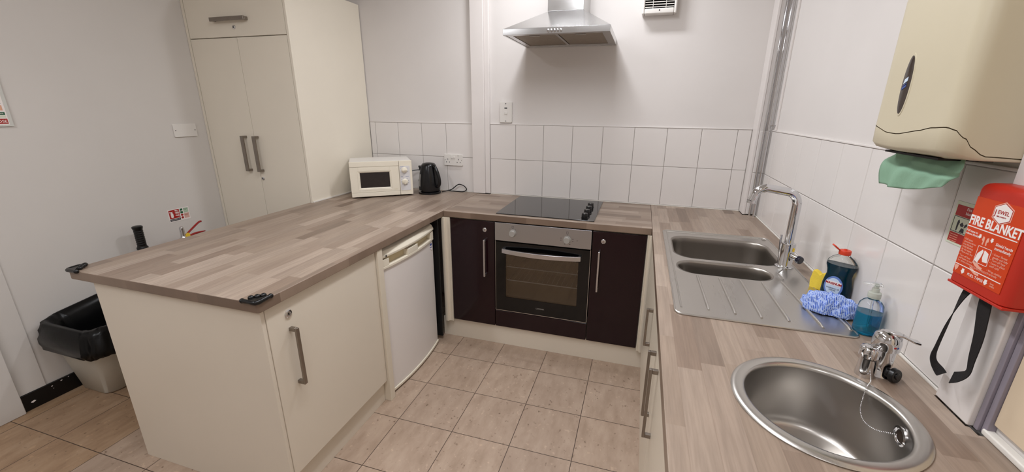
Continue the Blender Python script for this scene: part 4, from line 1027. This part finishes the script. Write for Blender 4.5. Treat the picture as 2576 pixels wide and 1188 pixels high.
# pull tapes
def strap(pts, wv):
    P_ = crspline([Vector(p) for p in pts], 6); W2 = crspline([Vector(p) for p in wv], 6)
    part('pull_tape', MB().ribbon(P_, W2, .0008), M_webbing, fb, smooth=False, label='black webbing pull tape')
strap([(-.044, -1.868, 1.183), (-.044, -1.856, 1.15), (-.046, -1.847, 1.09), (-.048, -1.843, 1.03), (-.048, -1.842, 1.005), (-.046, -1.848, .990), (-.042, -1.862, .980), (-.040, -1.869, .976)],
      [(0, .0115, 0), (.002, .0080, 0), (.004, .0030, 0), (.005, .0025, 0), (.007, .0035, 0), (.008, .0055, .002), (.008, .003, .006), (.008, .001, .005)])
strap([(-.044, -1.912, 1.183), (-.042, -1.914, 1.15), (-.040, -1.921, 1.10), (-.040, -1.925, 1.05), (-.041, -1.929, 1.022), (-.045, -1.922, 1.006), (-.050, -1.910, .994)],
      [(0, .0145, 0), (0, .0155, 0), (0, .0125, 0), (0, .0085, 0), (.002, .008, .002), (.004, .006, .009), (.004, .004, .012)])
# notice half hidden behind the fire blanket
nt = thing('fire_blanket_notice', 'red and white fire blanket notice stuck on the tiles behind the case', 'sign', (0, -1.75, 1.235))
Mn = on_right(-1.690, 1.2335, -.0012)
part('sheet', MB(Mn).box(0, .15, 0, .099, -.0009, 0), M_signpale, nt)
part('header', MB(Mn).box(.005, .145, .066, .091, 0, .0004), M_signred, nt)
text('header_lettering', 'Fire\nblanket', .0095, M_white, nt, Mn @ Matrix.Translation((.036, .082, .0005)))
part('footer', MB(Mn).box(.005, .145, .005, .027, 0, .0004), M_signred, nt)
for i in range(4): part('footer_line', MB(Mn).box(.009, .034, .0215-.005*i, .0227-.005*i, .0004, .0006), M_peach, nt)
pb = MB(Mn).box(.005, .145, .0635, .0648, 0, .0004).box(.005, .0062, .030, .0635, 0, .0004).box(.005, .145, .0288, .030, 0, .0004)
part('picture_border', pb, M_ink, nt)
fg = MB(Mn @ Matrix.Translation((.024, .034, 0)))
fg.prism([(-.004, -.002), (-.001, -.002), (0, .012), (.002, .018), (-.001, .024), (-.004, .022), (-.005, .014)], 0, .0004).prism([(.004, .014), (.010, .020), (.016, .014), (.014, .010), (.008, .010)], 0, .0004).prism([(.018, .008), (.026, .014), (.025, .020), (.019, .016)], 0, .0004).prism([(.008, -.003), (.022, -.003), (.020, .006), (.012, .007)], 0, .0004)
part('picture_figures', fg, M_ink, nt)

# ================================================================== LEFT WALL ITEMS
# extinguisher notice
sg = thing('extinguisher_notice', 'small red and green extinguisher notice above the extinguisher', 'sign', (XW, -.99, .783))
Me = on_left(-1.058, .784, XW)
part('sheet', MB(Me).box(0, .132, 0, .083, .0002, .0012), M_white, sg)
rp = part('red_panel', MB(Me).box(.005, .070, .022, .079, .0012, .0016), M_signred, sg)
ex = MB(Me).prism(rrect(.014, .030, .028, .058, .005, 3), .0016, .002).prism([(.018, .058), (.026, .058), (.026, .064), (.030, .068), (.018, .066), (.010, .070), (.010, .060), (.012, .060), (.014, .065)], .0016, .002)
part('extinguisher_pictogram', ex, M_white, rp)
fm = MB(Me)
for i in range(4): z_ = .032+i*.011; fm.prism([(.040, z_+.010), (.047, z_+.004), (.056, z_+.002), (.065, z_-.004), (.066, z_+.001), (.056, z_+.006), (.049, z_+.009)], .0016, .002)
part('flame_pictogram', fm, M_white, rp)
part('black_label', MB(Me).box(.005, .070, .005, .019, .0012, .0016), M_ink, sg)
text('label_lettering', 'CO2 EXTINGUISHER', .006, M_white, sg, Me @ Matrix.Translation((.008, .010, .0017)), width=.058)
for v, m_ in ((.064, M_signgreen), (.046, M_signgreen)): part('green_symbol', MB(Me).box(.075, .091, v, v+.014, .0012, .0016), m_, sg)
for v in (.036, .018): part('red_symbol', MB(Me).lathe([(.0078, .0012), (.0078, .0016)], (.083, v-.001, 0), 20), M_signred, sg)
part('green_text_panel', MB(Me).box(.096, .127, .046, .079, .0012, .0014), mat('pale_green_sign', srgb(176, 196, 172), .5), sg)
part('red_text_panel', MB(Me).box(.096, .127, .009, .043, .0012, .0014), mat('pale_red_sign', srgb(214, 172, 160), .5), sg)
text('panel_lettering', 'Wood Paper\nTextiles', .0055, M_signgreen, sg, Me @ Matrix.Translation((.098, .070, .0015)))
text('panel_lettering', 'Do not use on\nlive electrics', .0042, M_signred, sg, Me @ Matrix.Translation((.098, .033, .0015)))
# fire action notice at the left edge of the frame
fa = thing('fire_action_notice', 'laminated fire action notice high on the left wall', 'sign', (XW, -1.725, 1.42))
Ma = on_left(-1.826, 1.4225, XW+.0)
part('laminate', MB(Ma).box(0, .203, 0, .30, .0074, .0082), mat('laminate_sheet', srgb(205, 205, 198), .25, var=.03), fa)
part('sheet', MB(Ma).box(.006, .190, .008, .292, .0082, .0088), M_white, fa)
part('red_row', MB(Ma).box(.008, .187, .012, .036, .0088, .0092), M_signred, fa)
text('row_lettering', 'FIRE  HOSE', .017, M_white, fa, Ma @ Matrix.Translation((.095, .018, .0093)), width=.088)
part('green_row', MB(Ma).box(.008, .185, .040, .051, .0088, .0092), M_signpale, fa)
part('green_row', MB(Ma).box(.008, .185, .053, .066, .0088, .0092), M_signgreen, fa)
text('row_lettering', 'assembly point', .010, M_white, fa, Ma @ Matrix.Translation((.110, .057, .0093)), width=.07)
part('peach_row', MB(Ma).box(.008, .182, .073, .097, .0088, .0092), M_peach, fa)
text('row_lettering', 'CALL', .012, M_signred, fa, Ma @ Matrix.Translation((.140, .080, .0093)))
part('blue_row', MB(Ma).box(.008, .181, .103, .290, .0088, .0092), M_ink, fa)
part('blue_row_panel', MB(Ma).box(.010, .179, .105, .288, .0092, .0094), M_labelpale, fa)
# extinguisher
ex_ = thing('fire_extinguisher', 'red fire extinguisher against the left wall with red levers and yellow tag', 'fire extinguisher', (XW+.09, -1.06, 0))
ecx, ecy = -3.545, -1.062
part('cylinder_body', MB().lathe([(.068, .0), (.072, .006), (.072, .53), (.066, .575), (.045, .615), (.022, .640), (.020, .655)], (ecx, ecy, 0), 40), M_extred, ex_, smooth=True)
part('valve', MB().lathe([(.020, .655), (.022, .66), (.022, .70), (.015, .706), (.013, .72), (.0125, .765), (.009, .774), (.002, .776)], (ecx+.02, ecy-.018, 0), 24), M_chrome, ex_, smooth=True)
part('lever', MB().tube([(ecx+.02, ecy-.012, .700), (ecx+.02, ecy+.012, .722), (ecx+.02, ecy+.05, .748), (ecx+.02, ecy+.095, .776), (ecx+.02, ecy+.112, .778)], .0062, 8, smooth=4), M_extred, ex_, smooth=True, label='raised red lever')
part('lever', MB().tube([(ecx+.02, ecy-.010, .690), (ecx+.02, ecy+.05, .708), (ecx+.02, ecy+.125, .707)], [.008, .008, .008, .008, .007, .007, .006, .004, .003], 8, smooth=4), M_extred, ex_, smooth=True)
part('tag', MB(frame((ecx+.030, ecy+.004, .712), (0, 1, 0), (0, 0, 1))).prism([(.014*math.cos(PI/4*k+.4), .017*math.sin(PI/4*k+.4)) for k in range(8)], 0, .004), M_yellow, ex_, bevel=.001)
part('neck_ring', MB().lathe([(.024, .655), (.030, .66), (.030, .675), (.024, .68)], (ecx+.02, ecy-.005, 0), 24), M_black, ex_, smooth=True)
part('horn', MB().cyl((ecx+.03, ecy-.05, .67), (ecx+.06, ecy-.09, .30), .012, .035), M_blackpl, ex_, smooth=True)
# upright tool with ridged grip
tl = thing('upright_tool', 'upright tool with black ridged hand grip by the left wall', 'tool', (-3.548, -1.30, 0))
gx, gy = -3.548, -1.300
gp = [(.020, .690), (.0275, .694), (.0275, .706), (.0230, .712)]
for i in range(8): z_ = .715+i*.013; gp += [(.0228, z_), (.0218, z_+.004), (.0218, z_+.009), (.0232, z_+.012)]
gp += [(.0240, .822), (.0258, .828), (.0258, .834), (.020, .838), (.003, .839)]
part('grip', MB().lathe([(max(.003, r), z_) for r, z_ in gp], (gx, gy, 0), 24), M_rubber, tl, smooth=True)
part('pole', MB().lathe([(.012, .02), (.012, .69)], (gx, gy, 0), 16), M_grey, tl, smooth=True)
part('head', MB().box(gx-.05, gx+.05, gy-.13, gy+.13, 0, .03), M_blackpl, tl, bevel=.006)
# waste bin and its liner
bn = thing('waste_bin', 'pale grey plastic waste bin beside the peninsula', 'bin', (-3.49, -1.57, 0))
def binring(z, x0, x1, y0, y1, r, bow, n=8):
    pts = rrect(x0, x1, y0, y1, r, n); out = []
    for x, y in pts:
        t = (x-(x0+x1)/2)/((x1-x0)/2)
        if y < (y0+y1)/2: y -= bow*(1-t*t)
        out.append((x, y, z))
    return out
R_ = [binring(.0, -3.625, -3.395, -1.700, -1.45, .045, .018), binring(.006, -3.632, -3.385, -1.708, -1.44, .045, .018), binring(.20, -3.636, -3.305, -1.742, -1.42, .05, .02), binring(.42, -3.638, -3.225, -1.768, -1.40, .055, .02), binring(.435, -3.634, -3.230, -1.762, -1.406, .05, .02), binring(.42, -3.628, -3.236, -1.756, -1.412, .05, .02), binring(.05, -3.612, -3.38, -1.70, -1.46, .04, .018)]
part('bin_body', MB().loft(R_), M_bin, bn, smooth=True)
def bag():
    def rg(z, grow, amp, seed, drop=0):
        base = binring(0, -3.634-(grow*.2 if grow > 0 else grow), -3.225+grow-drop*.35, -1.768-grow, -1.40+grow, .075, .03, 14); out = []
        N_ = len(base)
        for i, (x, y, _) in enumerate(base):
            t = i/N_*2*PI
            n_ = noise.noise(Vector((math.cos(t)*4+seed, math.sin(t)*4, z*9)))+.5*noise.noise(Vector((math.cos(t)*11, math.sin(t)*11+seed, z*22)))
            cx_, cy_ = -3.43, -1.59; d_ = Vector((x-cx_, y-cy_, 0)).normalized()
            xx = max(XW+.009, x+d_.x*amp*n_)
            out.append((xx, y+d_.y*amp*n_, z+amp*1.0*noise.noise(Vector((math.cos(t)*3, math.sin(t)*3, seed)))+.030*(y+1.59)/.2*(1 if z > .4 else .3)))
        return out
    mb = MB(); mb.loft([rg(.318, .030, .012, 1), rg(.325, .040, .016, 2), rg(.36, .045, .020, 3), rg(.41, .036, .018, 4), rg(.455, .026, .016, 5), rg(.480, .012, .012, 6), rg(.478, -.008, .008, 7), rg(.44, -.026, .008, 8, .03), rg(.36, -.040, .012, 9, .10), rg(.22, -.065, .012, 10, .24), rg(.16, -.08, .01, 11, .30)], False, True)
    o = single('bin_liner', mb, M_bag, 'black plastic bin bag folded over the rim of the waste bin', 'bin bag', loc=(-3.43, -1.59, .32), smooth=True)
    o.modifiers.clear(); m = o.modifiers.new('thickness', 'SOLIDIFY'); m.thickness = .001
bag()

# ================================================================== CEILING LIGHTS
for k, (x, y, sx, sy, p) in enumerate(LAMPS):
    lab_ = ['short white ceiling light close to the hood chimney', 'white fluorescent ceiling batten over the middle of the kitchen', 'white fluorescent ceiling batten behind the camera on the sink side', 'white fluorescent ceiling batten nearest the front wall'][k]
    t_ = thing('ceiling_light', lab_, 'ceiling light', (x, y, CEIL-.07), 'fluorescent battens on the ceiling')
    part('housing', MB().box(x-sx/2-.02, x+sx/2+.02, y-sy/2-.03, y+sy/2+.03, CEIL-.045, CEIL-.001), M_whitepl, t_, bevel=.004)
    part('diffuser', MB().box(x-sx/2, x+sx/2, y-sy/2, y+sy/2, CEIL-.070, CEIL-.046), M_lampglow, t_)
